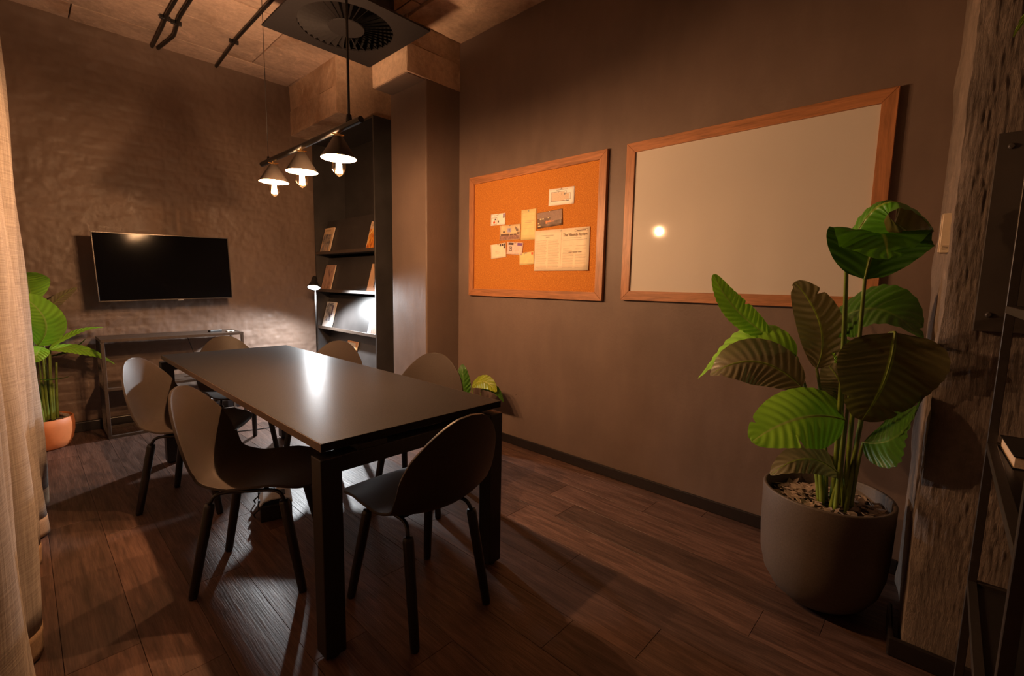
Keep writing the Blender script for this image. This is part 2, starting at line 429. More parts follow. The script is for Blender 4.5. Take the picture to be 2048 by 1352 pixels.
# bulkhead, pillar, capital, right-hand column
def rough_box(name, a, b, mat, amp=.006, step=.025, seed=5, parent=None):
    bm = bmesh.new(); bmesh.ops.create_cube(bm, size=1)
    for v in bm.verts: v.co = Vector([a[k] + (v.co[k]+.5)*(b[k]-a[k]) for k in range(3)])
    for ax in range(3):
        L = b[ax]-a[ax]; nn = max(1, int(L/step))
        for k in range(1, nn):
            co = Vector((0, 0, 0)); co[ax] = a[ax] + L*k/nn; no = Vector((0, 0, 0)); no[ax] = 1
            bmesh.ops.bisect_plane(bm, geom=bm.verts[:]+bm.edges[:]+bm.faces[:], plane_co=co, plane_no=no)
    P = np.array([v.co for v in bm.verts])
    d = [amp*2*fbm(P[:, (k+1) % 3]*9+k*3, P[:, (k+2) % 3]*9, seed+k) for k in range(3)]
    for i, v in enumerate(bm.verts):
        for k in range(3): v.co[k] += d[k][i]
    me = bpy.data.meshes.new(name); bm.to_mesh(me); bm.free(); me.materials.append(mat)
    o = bpy.data.objects.new(name, me); C.objects.link(o); o.parent = parent
    return o
bulk = struct(box('beam', (2.03, 4.04, 2.74), (XR, YB+.02, ZC+.01), M_beam), 'raw concrete bulkhead hanging over the bookcase')
def panel(name, a, b, parent, seed, mat=M_beam): return rough_box(name, a, b, mat, .004, .03, seed, parent)
panel('formwork_board', (2.012, 4.03, 2.72), (2.04, YB+.01, 2.945), bulk, 11)
panel('formwork_board', (2.016, 4.03, 2.949), (2.04, YB+.01, ZC+.005), bulk, 21)
panel('formwork_board', (2.013, 4.022, 2.72), (XR, 4.045, ZC+.005), bulk, 31)
panel('formwork_board', (2.014, 4.024, 2.712), (XR, YB+.01, 2.738), bulk, 41)
pil = struct(box('pillar', (2.243, 3.06, 0), (XR+.02, 3.555, 2.83), M_pillar, bev=.012, seg=3), 'dark painted square pillar beside the bookcase')
cap = struct(box('pillar_capital', (2.085, 3.07, 2.815), (XR+.02, 3.52, ZC+.01), M_beam), 'raw concrete capital over the dark pillar')
panel('formwork_board', (2.07, 3.055, 2.80), (2.09, 3.535, ZC+.005), cap, 15)
panel('formwork_board', (2.072, 3.053, 2.80), (XR, 3.075, 3.0), cap, 16)
panel('formwork_board', (2.072, 3.056, 3.004), (XR, 3.075, ZC+.005), cap, 17)
struct(box('trim_1', (2.085, 3.07, 2.79), (XR, 3.52, 2.812), M_pillar), 'dark painted underside of the concrete capital')
# beam line on the far right of the ceiling
struct(rough_box('trim_2', (2.08, -1.4, 3.165), (XR, 3.05, ZC+.01), M_beam, .006, .06, 71), 'raw concrete strip where ceiling meets the right wall')

def column():
    xs0 = 1.985
    ys = np.concatenate([np.linspace(-.75, -.262, 30), np.linspace(-.26, -.117, 75), np.linspace(-.115, .012, 105)]); zs = np.arange(0, ZC+.02, .010)
    Y, Z = np.meshgrid(ys, zs)
    stri = vnoise(Y*150+3*fbm(Y*10, Z*3, 5), Z*26.0, 91)-.5
    stri2 = vnoise(Y*105+2*fbm(Y*8, Z*5, 6), Z*24.0, 97)-.5
    pit = np.clip(fbm(Y*40, Z*30, 101)-.16, 0, 1)
    rough = np.clip(.55+2.0*fbm(Y*4, Z*1.8, 111), .15, 1.2)
    h = rough*(.0045*stri+.0030*stri2) + .004*fbm(Y*14, Z*14, 121) - .012*pit
    edge = np.clip((Y+.02)/.032, 0, 1)
    X = xs0 - h + .004*edge**2 + .010*edge*np.clip(fbm(Y*6, Z*14, 131)+.1, 0, 1)*2
    jag = .010*fbm(Z*5, Z*0+3, 141) + .006*fbm(Z*22, Z*0, 151)
    Yj = Y + edge*jag
    P = [[(X[i, j], Yj[i, j], Z[i, j]) for j in range(Y.shape[1])] for i in range(Y.shape[0])]
    mb = MB().grid(P, flip=False)
    # smooth painted return towards the wall, joined to the jagged arris
    Q = []
    for i in range(len(zs)):
        x0, y0, z = P[i][-1]; rowp = []
        for k in range(9):
            t = k/8; xx = x0*(1-t)+(XR+.01)*t
            yy = y0 + (.056-y0)*t + (.004 if 0 < k < 8 else 0)*math.sin(z*5+k) + (0.02*max(0, math.sin(z*9+2)-.6) if k > 6 else 0)
            rowp.append((xx, yy, z))
        Q.append(rowp)
    mb.grid(Q)
    mb.add([(xs0, -.75, 0), (XR, -.75, 0), (XR, -.75, ZC+.01), (xs0, -.75, ZC+.01)], [(0, 1, 2, 3)])
    return mb.build('column', M_column, smooth=True)
struct(column(), 'rough hacked concrete column at the right edge')

# skirtings
def skirting(name, a, b, label):
    o = box(name, a, b, M_base, bev=.004, seg=2); return struct(o, label)
skirting('baseboard_right', (XR-.014, .06, 0), (XR, 3.06, .068), 'black skirting along the right wall')
skirting('baseboard_back', (XL, YB-.045, 0), (2.2, YB-.005, .08), 'black skirting along the brick wall')
o = MB().prism([(1.968, -.75), (1.983, -.75), (1.983, .032), (2.2, .05), (2.2, .064), (1.968, .046)], 0, .068).build('baseboard_column', M_base, bev=.005, seg=2)
struct(o, 'black skirting wrapping the rough column')

# ------------------------------------------------------------------ meeting table
T = thing('meeting_table', 'long black meeting table with square steel frame legs', 'table', (1.015, 2.586, 0))
L = lambda x, y, z: (x-1.015, y-2.586, z)
def tb(name, a, b, mat, bev=.002, par=T): return box(name, L(*a), L(*b), mat, par, bev=bev)
tb('tabletop', (.614, 1.391, .712), (1.416, 3.782, .740), M_top, .0018)
for nm, a, b in (('lit_edge', (.6132, 1.3925, .7125), (.6148, 3.7805, .7392)), ('lit_edge', (1.4152, 1.3925, .7125), (1.4168, 3.7805, .7392))):
    tb(nm, a, b, M_edge_lit, 0)  # thin strips painted as if lit, long sides only
for yy in (1.372, 3.73):
    tb('end_beam', (.672, yy+.001, .640), (1.338, yy+.069, .694), M_black)
    for xx in (.602, 1.338):
        lg = tb('leg', (xx, yy, .012), (xx+.07, yy+.07, .694), M_black, .003)
        MB().lathe([(.0, 0), (.026, 0), (.026, .006), (.012, .008), (.012, .014)], 16, L(xx+.035, yy+.035, 0)).build('levelling_foot', M_black, T, smooth=False)
for xx in (.74, 1.20):
    tb('long_rail', (xx, 1.44, .655), (xx+.035, 3.73, .694), M_black)
    for yy in (1.376, 2.5, 3.735): tb('spacer_block', (xx-.01, yy, .694), (xx+.10, yy+.055, .7125), M_black, .001)

# ------------------------------------------------------------------ chairs
prof = [(.262, .425), (.255, .437), (.225, .447), (.15, .449), (.05, .443), (-.05, .436), (-.125, .437), (-.18, .455), (-.213, .50), (-.232, .56), (-.252, .64), (-.272, .72), (-.288, .785), (-.295, .815)]
def chair_shell(parent):
    P = np.array(prof); seg = np.r_[0, np.cumsum(np.hypot(*np.diff(P, axis=0).T))]; Ltot = seg[-1]
    nv, nu = 56, 25
    tv = (1-np.cos(np.linspace(0, PI, nv)))/2
    tv = .5*tv + .5*np.linspace(0, 1, nv); tv[0], tv[-1] = 0, 1
    sv = tv*Ltot
    # smooth centripetal sampling of the profile
    f = np.interp(sv, seg, P[:, 0]); z = np.interp(sv, seg, P[:, 1])
    for _ in range(3):
        f[1:-1] = (f[:-2]+2*f[1:-1]+f[2:])/4; z[1:-1] = (z[:-2]+2*z[1:-1]+z[2:])/4
    wk = np.interp(tv, [0, .12, .25, .42, .52, .62, .72, .82, .9, 1], [.205, .215, .222, .218, .215, .216, .213, .196, .172, .14])
    def cap(d, r, p): return np.where(d < r, np.clip(1-(1-d/r)**p, 0, 1)**(1/p), 1.0)
    w = wk*cap(tv, .12, 2.6)*cap(1-tv, .30, 2.5)
    back = np.clip((tv-.38)/.2, 0, 1)
    bm_P = []
    for i in range(nv):
        row = []
        ta = max(0, i-1); tb_ = min(nv-1, i+1)
        tg = np.array([f[tb_]-f[ta], z[tb_]-z[ta]]); tg /= np.linalg.norm(tg)+1e-9
        nrm = np.array([-tg[1], tg[0]])*-1          # towards the sitter
        if nrm[1] < 0 and back[i] < .5: nrm = -nrm
        if nrm[0] < 0 and back[i] >= .5: nrm = -nrm
        for j in range(nu):
            u = math.sin((j/(nu-1)*2-1)*PI/2)*.55 + (j/(nu-1)*2-1)*.45
            lx = u*w[i]
            amp = (.020*(1-back[i]) + .055*back[i])*(lx/.215)**2
            if tv[i] < .2: amp -= .03*(abs(lx)/.215)**2*(1-tv[i]/.2)
            row.append((lx, f[i]+nrm[0]*amp, z[i]+nrm[1]*amp))
        bm_P.append(row)
    mb = MB().grid(bm_P)
    o = mb.build('seat_shell', M_shell, parent, smooth=True)
    m = o.modifiers.new('weld', 'WELD'); m.merge_threshold = .0006
    m = o.modifiers.new('solid', 'SOLIDIFY'); m.thickness = .009; m.offset = 0
    m = o.modifiers.new('bevel', 'BEVEL'); m.width = .003; m.segments = 2; m.limit_method = 'ANGLE'; m.angle_limit = math.radians(50)
    return o
def make_chair(label):                       # local +y is the way the sitter faces
    t = thing('meeting_chair', label, 'chair', group='chairs around the meeting table')
    chair_shell(t)
    zt = .375
    for s in (-1, 1):
        for ff, fl in ((1, .186), (-1, .168)):
            foot = Vector((s*fl, ff*.206, 0)); top = Vector((s*.145, ff*.135, zt))
            d = (top-foot)
            pts = [foot, foot+d*.03, foot+d*.5, foot+d*.965, top]
            MB().tube(pts, [.0145, .0165, .0185, .0195, .0165], 18).build('leg', M_leg, t, smooth=True)
            MB().tube([foot-Vector((0, 0, 0)), foot+d*.012], [.013, .013], 12).build('foot_cap', M_grey, t)
        pth = arc_path([(s*.147, -.139, zt-.01), (s*.138, -.122, .405), (s*.128, -.085, .412), (s*.128, .085, .412), (s*.138, .122, .405), (s*.147, .139, zt-.01)], 5, .03)
        MB().tube(pth, .0075, 10).build('leg_rod', M_rod, t, smooth=True)
    for yy in (-.06, .06):
        MB().tube([(-.128, yy, .412), (.128, yy, .412)], .0075, 10).build('cross_rod', M_rod, t, smooth=True)
    box('mount_plate', (-.075, -.085, .418), (.075, .085, .430), M_black, t, bev=.003)
    return t
def dup(root, label=None):
    r = root.copy(); C.objects.link(r)
    if label: r['label'] = label
    for ch in root.children:
        c = ch.copy(); C.objects.link(c); c.parent = r
        for g in ch.children:
            d = g.copy(); C.objects.link(d); d.parent = c
    return r
chairs = [((1.005, 1.42), 90, 'dark plastic shell chair at the near end of the table, its back to us'),
          ((.645, 2.066), -36.5, 'dark plastic shell chair turned sideways at the left, nearest to the front'),
          ((.615, 3.017), -40, 'dark plastic shell chair at the left, between the curtain plant and nearer chair'),
          ((1.05, 3.76), -90, 'dark plastic shell chair at the far end of the table, before the console'),
          ((1.515, 2.15), 214, 'dark plastic shell chair at the right, in front of the small leafy plant'),
          ((1.37, 3.055), 220, 'dark plastic shell chair at the right, in front of the bookcase')]
c0 = None
for (p, deg, lab) in chairs:
    o = make_chair(lab) if c0 is None else dup(c0, lab)
    c0 = c0 or o
    o.location = (p[0], p[1], 0); o.rotation_euler = (0, 0, math.radians(deg-90))

# ------------------------------------------------------------------ boards on the right wall
def board(name, label, y0, y1, z0, z1, face, facemat, fw=.056):
    t = thing(name, label, 'board', (XR, (y0+y1)/2, z0))
    X1 = XR; X0 = XR-.026
    def loc(p): return (p[0]-XR, p[1]-(y0+y1)/2, p[2]-z0)
    def rail(quad, mat):
        v = [loc((X1, a, b)) for a, b in quad] + [loc((X0, a, b)) for a, b in quad]
        MB().add(v, [(0, 1, 2, 3), (7, 6, 5, 4), (0, 4, 5, 1), (1, 5, 6, 2), (2, 6, 7, 3), (3, 7, 4, 0)]).build('frame_rail', mat, t, bev=.0012, seg=1)
    a, b, c, d = y0, y1, z0, z1; w = fw; e = .0004
    rail([(a+e, d), (b-e, d), (b-w-e, d-w), (a+w+e, d-w)], M_frame_y)
    rail([(a+e, c), (a+w+e, c+w), (b-w-e, c+w), (b-e, c)], M_frame_y)
    rail([(a, c+e), (a, d-e), (a+w, d-w-e), (a+w, c+w+e)], M_frame_z)
    rail([(b, c+e), (b-w, c+w+e), (b-w, d-w-e), (b, d-e)], M_frame_z)
    box(face, loc((XR-.014, a+w-.004, c+w-.004)), loc((XR-.001, b-w+.004, d-w+.004)), facemat, t)
    return t
board('whiteboard', 'large whiteboard in a reddish wooden frame on the right wall', .228, 1.485, 1.166, 2.094, 'writing_surface', M_white)
board('corkboard', 'cork notice board in a wooden frame with pinned papers', 1.620, 2.905, 1.153, 2.093, 'cork_panel', M_cork)

# papers pinned to the cork; local x runs to the right in the picture (towards -y), local y is up
PX = XR-.0145
def paper(name, label, cat, ya, yb, z0, z1, mat, tilt=0, lift=.004, group='papers pinned to the cork board'):
    t = thing(name, label, cat, (PX, (ya+yb)/2, (z0+z1)/2), 0, group)
    t.rotation_euler = (PI/2, -math.radians(tilt), -PI/2) if False else (0, 0, 0)
    w, h = abs(ya-yb), z1-z0
    t['w'] = w; t['h'] = h
    ca, sa = math.cos(math.radians(tilt)), math.sin(math.radians(tilt))
    def P(u, v, d=0):   # u right 0..1, v up 0..1
        a, b = (u-.5)*w, (v-.5)*h
        return (-.0006 - d, -(a*ca-b*sa), a*sa+b*ca)
    nu, nv = 9, 7
    def cur(u, v): return lift*(abs(2*u-1)**4*.5 + max(0, .35-v)**2*2.5)
    G = [[P(u/(nu-1), v/(nv-1), .0012+cur(u/(nu-1), v/(nv-1))) for u in range(nu)] for v in range(nv)]
    mb = MB().grid(G)
    o = mb.build('sheet', mat, t, smooth=True)
    m = o.modifiers.new('solid', 'SOLIDIFY'); m.thickness = .0006; m.offset = -1
    def mark(nm, mat, quads):
        k = MB()
        for (u0, v0, u1, v1) in quads:
            n = 4; R = []
            for b in (v0, v1): R.append([P(u0+(u1-u0)*i/n, b, .0022+cur(u0+(u1-u0)*i/n, (v0+v1)/2)) for i in range(n+1)])
            k.grid(R)
        o_ = k.build(nm, mat, t)
        if len(quads) > 1: o_['kind'] = 'stuff'
        return o_
    MB().lathe([(.0, .006), (.004, .005), (.005, .001), (.005, 0)], 10).build('push_pin', M_pin, t, loc=P(.5, .95, .0025+cur(.5, .95)), rot=(0, -PI/2, 0))
    return t, mark, P
def frame_q(u0, v0, u1, v1, a=.008, b=.012): return [(u0, v0, u1, v0+b), (u0, v1-b, u1, v1), (u0, v0, u0+a, v1), (u1-a, v0, u1, v1)]
t, mk, P = paper('plan_card', 'white card with a floor plan drawing, highest on the cork board', 'card', 2.082, 1.866, 1.791, 1.903, M_card, -1)
mk('plan_fill', M_pages, [(.12, .26, .62, .76), (.62, .30, .80, .62)])
mk('plan_outline', M_ink, frame_q(.10, .24, .70, .80, .012, .022) + frame_q(.70, .30, .86, .66, .012, .02) + [(.38, .26, .395, .78), (.24, .42, .34, .44), (.33, .44, .345, .64), (.50, .36, .54, .46), (.57, .36, .61, .46)])
mk('plan_furniture', M_grey, [(.42, .58, .66, .70), (.42, .46, .48, .60), (.19, .60, .23, .70), (.34, .64, .38, .72), (.70, .20, .80, .26)])
mk('title_text', M_grey, [(.30, .88, .42, .905), (.44, .88, .50, .905), (.52, .88, .74, .905)])
t, mk, P = paper('photo_print', 'dark photo of a dim lounge with an orange sofa pinned up', 'photo', 2.180, 1.958, 1.652, 1.760, plain('photo_dark', (.20, .125, .085), .35, var=.5, scale=18), 3)
mk('photo_wall', plain('photo_wall', (.30, .19, .14), .35), [(.0, .60, .98, .97), (.55, .35, .98, .62)])
mk('photo_sofa', plain('photo_sofa', (.75, .28, .11), .35), [(.33, .22, .40, .42), (.38, .30, .66, .40), (.54, .38, .68, .46)])
mk('photo_lamps', plain('photo_lamps', (.95, .72, .40), .35), [(.10, .52, .17, .62), (.20, .52, .26, .62), (.44, .74, .48, .82), (.42, .56, .47, .64), (.03, .10, .12, .16), (.02, .28, .08, .33), (.72, .82, .75, .86), (.82, .86, .85, .90), (.88, .56, .96, .60)])
t, mk, P = paper('yellow_sheet', 'tall yellow sheet with ruled lines in the middle of the board', 'paper', 2.336, 2.193, 1.573, 1.789, M_paperY, 0)
mk('ruling', M_inkl, frame_q(.08, .14, .92, .90, .008, .006) + [(.14, .62, .84, .632), (.22, .565, .72, .577), (.26, .58, .66, .586), (.10, .50, .90, .505), (.12, .38, .86, .385), (.12, .78, .88, .784)])
t, mk, P = paper('first_day_cover', 'small cream envelope with a framed picture, topmost at the left', 'envelope', 2.656, 2.499, 1.699, 1.786, M_card, 0)
mk('picture_frame', M_ink, frame_q(.05, .10, .43, .68, .012, .02)); mk('picture_flowers', M_red, [(.16, .18, .30, .34), (.22, .26, .26, .44)])
mk('stamp', M_purple, [(.84, .74, .95, .95)]); mk('stamp', M_dkstamp, [(.83, .58, .95, .72), (.26, .46, .36, .60), (.48, .22, .56, .40), (.22, .82, .50, .87)])
t, mk, P = paper('photo_print', 'bright photo of a meeting room with a lamp, left of the yellow sheet', 'photo', 2.557, 2.344, 1.581, 1.693, plain('photo_bright', (.78, .56, .32), .35, var=.2, scale=10), 0)
mk('photo_floor', plain('photo_floor', (.36, .20, .15), .35, var=.4, scale=60), [(.02, .03, .98, .30)]); mk('photo_table', plain('photo_table', (.18, .10, .07), .35), [(.06, .30, .48, .42), (.50, .22, .66, .40), (.68, .26, .82, .40), (.84, .36, .97, .48)])
mk('photo_window', plain('photo_window', (.45, .42, .62), .35), [(.38, .52, .56, .78)]); mk('photo_picture', M_dkstamp, [(.45, .58, .49, .76), (.16, .52, .26, .60), (.74, .66, .78, .86), (.80, .58, .84, .80), (.86, .52, .90, .72), (.92, .48, .95, .62)])
t, mk, P = paper('envelope', 'pale envelope with four dark stamps in its corner, lowest at the left', 'envelope', 2.652, 2.488, 1.449, 1.558, M_paper, 4)
mk('stamp', M_dkstamp, [(.60, .80, .70, .96), (.74, .80, .84, .96), (.88, .80, .96, .96), (.84, .62, .96, .77)]); mk('address', M_inkl, [(.30, .46, .60, .475), (.30, .40, .62, .412), (.36, .30, .52, .312)])
t, mk, P = paper('envelope', 'pinkish envelope with purple stamps and a round postmark', 'envelope', 2.477, 2.316, 1.470, 1.562, plain('pink_paper', (.80, .58, .50), .8), -5)
mk('stamp', M_purple, [(.64, .74, .96, .95)]); mk('stamp', M_dkstamp, [(.08, .76, .40, .94), (.14, .30, .17, .60), (.14, .28, .32, .33), (.29, .30, .32, .60), (.14, .58, .32, .62), (.20, .40, .26, .50)]); mk('address', M_inkl, [(.48, .44, .72, .46), (.48, .34, .80, .355)])
t, mk, P = paper('envelope', 'yellowish envelope with one red stamp, left of the newspaper', 'envelope', 2.346, 2.205, 1.395, 1.484, M_paperY, 3)
mk('stamp', M_red, [(.82, .76, .95, .95)]); mk('address', M_inkl, [(.10, .85, .20, .93), (.30, .84, .38, .94), (.55, .40, .90, .415), (.60, .30, .86, .315), (.60, .20, .92, .215), (.06, .10, .45, .115)]); mk('postmark', M_dkstamp, [(.38, .90, .42, .99)])
# the newspaper, an opened double page
t, mk, P = paper('newspaper', 'opened double page newspaper pinned low on the cork board', 'newspaper', 2.198, 1.731, 1.348, 1.631, M_paper, 0, .010)
mk('fold_line', M_inkl, [(.4985, .0, .5015, 1)])
lines = []
for c_, (a, b) in enumerate([(.03, .235), (.255, .47), (.53, .735), (.755, .965)]):
    for k in range(26):
        top = .74 if c_ < 2 else .40
        v = top - k*.027
        if v > .06: lines.append((a+random.uniform(0, .005), v, b-random.uniform(0, .03), v+.007))
lines += [(.54, .50, .64, .507), (.54, .53, .66, .537), (.54, .47, .70, .477), (.76, .52, .95, .527), (.76, .49, .95, .497), (.76, .58, .95, .587), (.54, .585, .70, .592)]
ln = mk('body_text', M_inkl, lines)
mk('heading_bar', M_ink, frame_q(.74, .905, .965, .965, .003, .006) + [(.60, .765, .86, .770), (.54, .72, .96, .724), (.54, .44, .96, .444)])
mk('subheading', M_ink, [(.64, .425, .70, .437), (.71, .425, .80, .437), (.81, .425, .87, .437), (.13, .86, .36, .868), (.21, .82, .28, .828), (.77, .925, .94, .940)])
def text(body, size, mat, parent, loc, name='headline', sx=1.0, shear=0.0, extrude=.0002):
    c = bpy.data.curves.new(name, 'FONT'); c.body = body; c.size = size; c.extrude = extrude; c.align_x = 'CENTER'; c.align_y = 'CENTER'; c.shear = shear
    o = bpy.data.objects.new(name, c); C.objects.link(o); c.materials.append(mat); o.parent = parent; o.location = loc; o.scale = (sx, 1, 1)
    o.rotation_euler = (PI/2, 0, -PI/2)
    dg = bpy.context.evaluated_depsgraph_get(); dg.update()
    me = bpy.data.meshes.new_from_object(o.evaluated_get(dg)); me.name = name
    m = bpy.data.objects.new(name, me); C.objects.link(m); m.parent = parent; m.location = loc; m.scale = (sx, 1, 1); m.rotation_euler = o.rotation_euler
    bpy.data.objects.remove(o); m['kind'] = 'stuff'
    return m
text('The Weekly Review', .0285, M_ink, t, P(.752, .84, .0055), sx=.86, shear=.08)

# ------------------------------------------------------------------ television
TV = thing('television', 'flat black television tilted slightly on the brick wall', 'television', (.862, 4.775, 1.335))
TV.rotation_euler = (0, math.radians(-1.5), 0)
w2, h2 = .459, .267
box('screen_panel', (-w2+.006, -.022, -h2+.008), (w2-.006, -.018, h2-.005), M_screen, TV)
box('rear_housing', (-w2+.02, -.010, -h2+.02), (w2-.02, .03, h2-.03), M_black, TV, bev=.01)
for nm, a, b in (('bezel', (-w2, -.024, h2-.006), (w2, .004, h2)), ('bezel', (-w2, -.024, -h2), (w2, .004, -h2+.009)), ('bezel', (-w2, -.024, -h2+.009), (-w2+.007, .004, h2-.006)), ('bezel', (w2-.007, -.024, -h2+.009), (w2, .004, h2-.006))):
    box(nm, a, b, M_bezel, TV, bev=.001, seg=1)
box('backing', (-w2+.004, -.017, -h2+.004), (w2-.004, .002, h2-.004), M_black, TV)
box('logo_tab', (.045, -.027, -h2-.007), (.085, -.010, -h2+.001), M_lightgrey, TV, bev=.001)
br = box('wall_bracket', (-.20, .03, -.15), (.20, .045, .15), M_black, TV, bev=.003)
box('bracket_arm', (-.04, .045, -.05), (.04, .262, .05), M_black, TV, bev=.003)

# ------------------------------------------------------------------ console table
K = thing('console_table', 'brown steel frame console table against the brick wall', 'table', (.878, 4.80, 0))
kx0, kx1, ky0, ky1, kz = -.489, .489, -.17, .17, .776
b_ = .022
for xx in (kx0, kx1-b_):
    for yy in (ky0, ky1-b_):
        box('leg', (xx, yy, 0), (xx+b_, yy+b_, kz-b_), M_brown, K, bev=.0015, seg=1)
    box('side_rail', (xx, ky0+b_, 0), (xx+b_, ky1-b_, b_), M_brown, K, bev=.0015, seg=1)
    box('side_rail', (xx, ky0+b_, .375), (xx+b_, ky1-b_, .375+b_), M_brown, K, bev=.0015, seg=1)
for yy in (ky0, ky1-b_):
    for z in (0, .375, kz-b_):
        box('long_rail', (kx0+(b_ if z < .7 else 0), yy, z), (kx1-(b_ if z < .7 else 0), yy+b_, z+b_), M_brown, K, bev=.0015, seg=1)
for xx in (kx0, kx1-b_): box('side_rail', (xx, ky0+b_, kz-b_), (xx+b_, ky1-b_, kz), M_brown, K, bev=.0015, seg=1)
box('top_panel', (kx0+b_, ky0+b_, kz-.010), (kx1-b_, ky1-b_, kz-.002), M_brown, K)
box('middle_shelf', (kx0+b_, ky0+b_, .382), (kx1-b_, ky1-b_, .392), M_brown, K)
R1 = thing('remote_control', 'black remote control lying on the console table', 'remote', (1.185, 4.80, .7745), .35)
box('body', (-.055, -.018, 0), (.055, .018, .016), M_black, R1, bev=.004)
for k in range(6): box('button', (-.045+.016*k, -.009, .016), (-.036+.016*k, .009, .0175), M_grey, R1)
R2 = thing('media_box', 'small pale streaming box on the right of the console table', 'box', (1.285, 4.73, .7745), .1)
box('body', (-.03, -.02, 0), (.03, .02, .012), M_lightgrey, R2, bev=.003); box('port', (-.01, -.0205, .003), (.01, -.019, .009), M_black, R2)
PB = thing('power_adapter', 'black power adapter on the middle shelf of the console', 'adapter', (1.05, 4.80, .392))
box('body', (-.05, -.03, 0), (.05, .03, .05), M_black, PB, bev=.006)
MB().tube([(.02, .0, .045), (.02, .03, .09), (-.02, .08, .20), (-.06, .12, .37)], .003, 6).build('lead', M_cable, PB, smooth=True)

# ------------------------------------------------------------------ bookcase and magazines
BX0, BX1, BY0, BY1, BZ = 2.215, 2.572, 3.785, 5.02, 2.69
B = thing('bookcase', 'tall black steel display bookcase behind the pillar', 'bookcase', (BX0, BY0, 0))
def bb(name, a, b, mat=M_shelf, bev=.0015): return box(name, (a[0]-BX0, a[1]-BY0, a[2]), (b[0]-BX0, b[1]-BY0, b[2]), mat, B, bev=bev, seg=1)
bb('side_panel', (BX0, BY0, 0), (BX1, BY0+.02, BZ)); bb('side_panel', (BX0, BY1-.02, 0), (BX1, BY1, BZ))
bb('top_panel', (BX0, BY0+.02, BZ-.02), (BX1, BY1-.02, BZ)); bb('plinth', (BX0+.02, BY0+.02, 0), (BX1, BY1-.02, .06))
bb('back_panel', (BX1-.012, BY0+.02, .06), (BX1, BY1-.02, 1.895)); bb('back_panel', (BX1-.012, BY0+.02, 1.90), (BX1, BY1-.02, BZ-.02))
shelves = [.36, .755, 1.152, 1.545]
for z in shelves:
    bb('shelf', (BX0+.004, BY0+.02, z-.016), (BX1-.012, BY1-.02, z))
    # tilted display board standing on each shelf
    v = [(.055, .021, z), (.065, .021, z), (.155, .021, z+.345), (.145, .021, z+.345)]
    q = [(a, BY1-BY0-.021, c) for a, _, c in v]
    MB().add(v+q, [(0, 1, 2, 3), (7, 6, 5, 4), (0, 4, 5, 1), (1, 5, 6, 2), (2, 6, 7, 3), (3, 7, 4, 0)]).build('display_board', M_shelf, B)
    bb('shelf_lip', (BX0, BY0+.02, z-.018), (BX0+.006, BY1-.02, z+.012), M_brown, .001)
def magazine(label, y, z, w=.215, h=.275, base=(.7, .5, .35), marks=(), lean=15.0, x=BX0+.036, th=.012):
    t = thing('magazine', label, 'magazine', (x, y, z), 0, 'magazines shown on the bookcase')
    t.rotation_euler = (0, math.radians(lean), 0)
    box('page_block', (0.0012, -w/2+.001, .0), (th-.0012, w/2-.003, h-.002), M_pages, t)
    cv = box('cover', (0, -w/2, 0), (.0012, w/2, h), plain('magazine_cover', base, .4, var=.1, scale=12), t)
    box('back_cover', (th-.0012, -w/2, 0), (th, w/2, h), M_card, t)
    for nm, mat, (u0, v0, u1, v1) in marks:   # u runs to the right in the picture
        box(nm, (-.0006, w/2-u1*w, v0*h), (.0003, w/2-u0*w, v1*h), mat, t)
    return t
pm = mat_print
magazine('magazine with a cream title band over a grey patterned picture', 4.88, 1.547, base=(.78, .55, .33), marks=[('picture', pm('print_grey', [(.35, (.06, .06, .08)), (.5, (.30, .25, .22)), (.65, (.55, .38, .25))], (1, 1, 1), 26), (.06, .36, .86, .74)), ('picture', pm('print_figures', [(.4, (.62, .42, .28)), (.55, (.20, .22, .25)), (.65, (.70, .48, .34))], (1, 1, .5), 16), (.06, .03, .86, .36)), ('title', M_inkl, (.16, .86, .70, .93))])
magazine('magazine with fiery orange and gold cover picture on the top shelf', 3.915, 1.547, base=(.80, .58, .42), marks=[('picture', pm('print_fire', [(.3, (.08, .02, .01)), (.45, (.60, .14, .02)), (.58, (.90, .42, .06)), (.7, (.95, .75, .35))], (1, 1, .45), 16, 1.6), (.04, .03, .97, .74)), ('title', M_inkl, (.12, .82, .5, .92))])
magazine('brownish magazine with a sketched cover above the reading lamp', 4.88, 1.154, base=(.56, .33, .23), marks=[('picture', pm('print_sketch', [(.35, (.20, .11, .09)), (.48, (.52, .31, .22)), (.7, (.62, .40, .29))], (1, 1, .7), 11, 1.2), (.05, .05, .95, .95))])
magazine('tan magazine with one dark vertical slit on its cover', 3.915, 1.154, base=(.74, .47, .29), marks=[('picture', plain('slit', (.03, .02, .02), .5), (.50, .16, .58, .48)), ('picture', plain('slit_shade', (.50, .30, .19), .5), (.58, .12, .98, .98)), ('title', M_inkl, (.2, .88, .9, .93))])
magazine('white magazine with a black and white interior photo, lit by the lamp', 4.88, .757, base=(.82, .80, .78), marks=[('picture', pm('print_mono', [(.35, (.04, .05, .10)), (.5, (.45, .47, .52)), (.6, (.85, .86, .88))], (1, 1, .8), 13, .9), (.04, .24, .72, .97)), ('picture', plain('print_violet', (.10, .07, .20), .4), (.62, .48, .80, .88))])
magazine('magazine with a blue sky and timber house cover', 3.915, .757, base=(.30, .47, .70), marks=[('picture', plain('print_sky', (.55, .72, .92), .4), (.12, .45, .99, .93)), ('picture', pm('print_timber', [(.4, (.12, .07, .05)), (.6, (.38, .24, .16))], (1, 9, 1), 8), (.28, .02, .99, .44)), ('picture', plain('print_orange', (.85, .45, .22), .4), (.02, .02, .24, .42))])
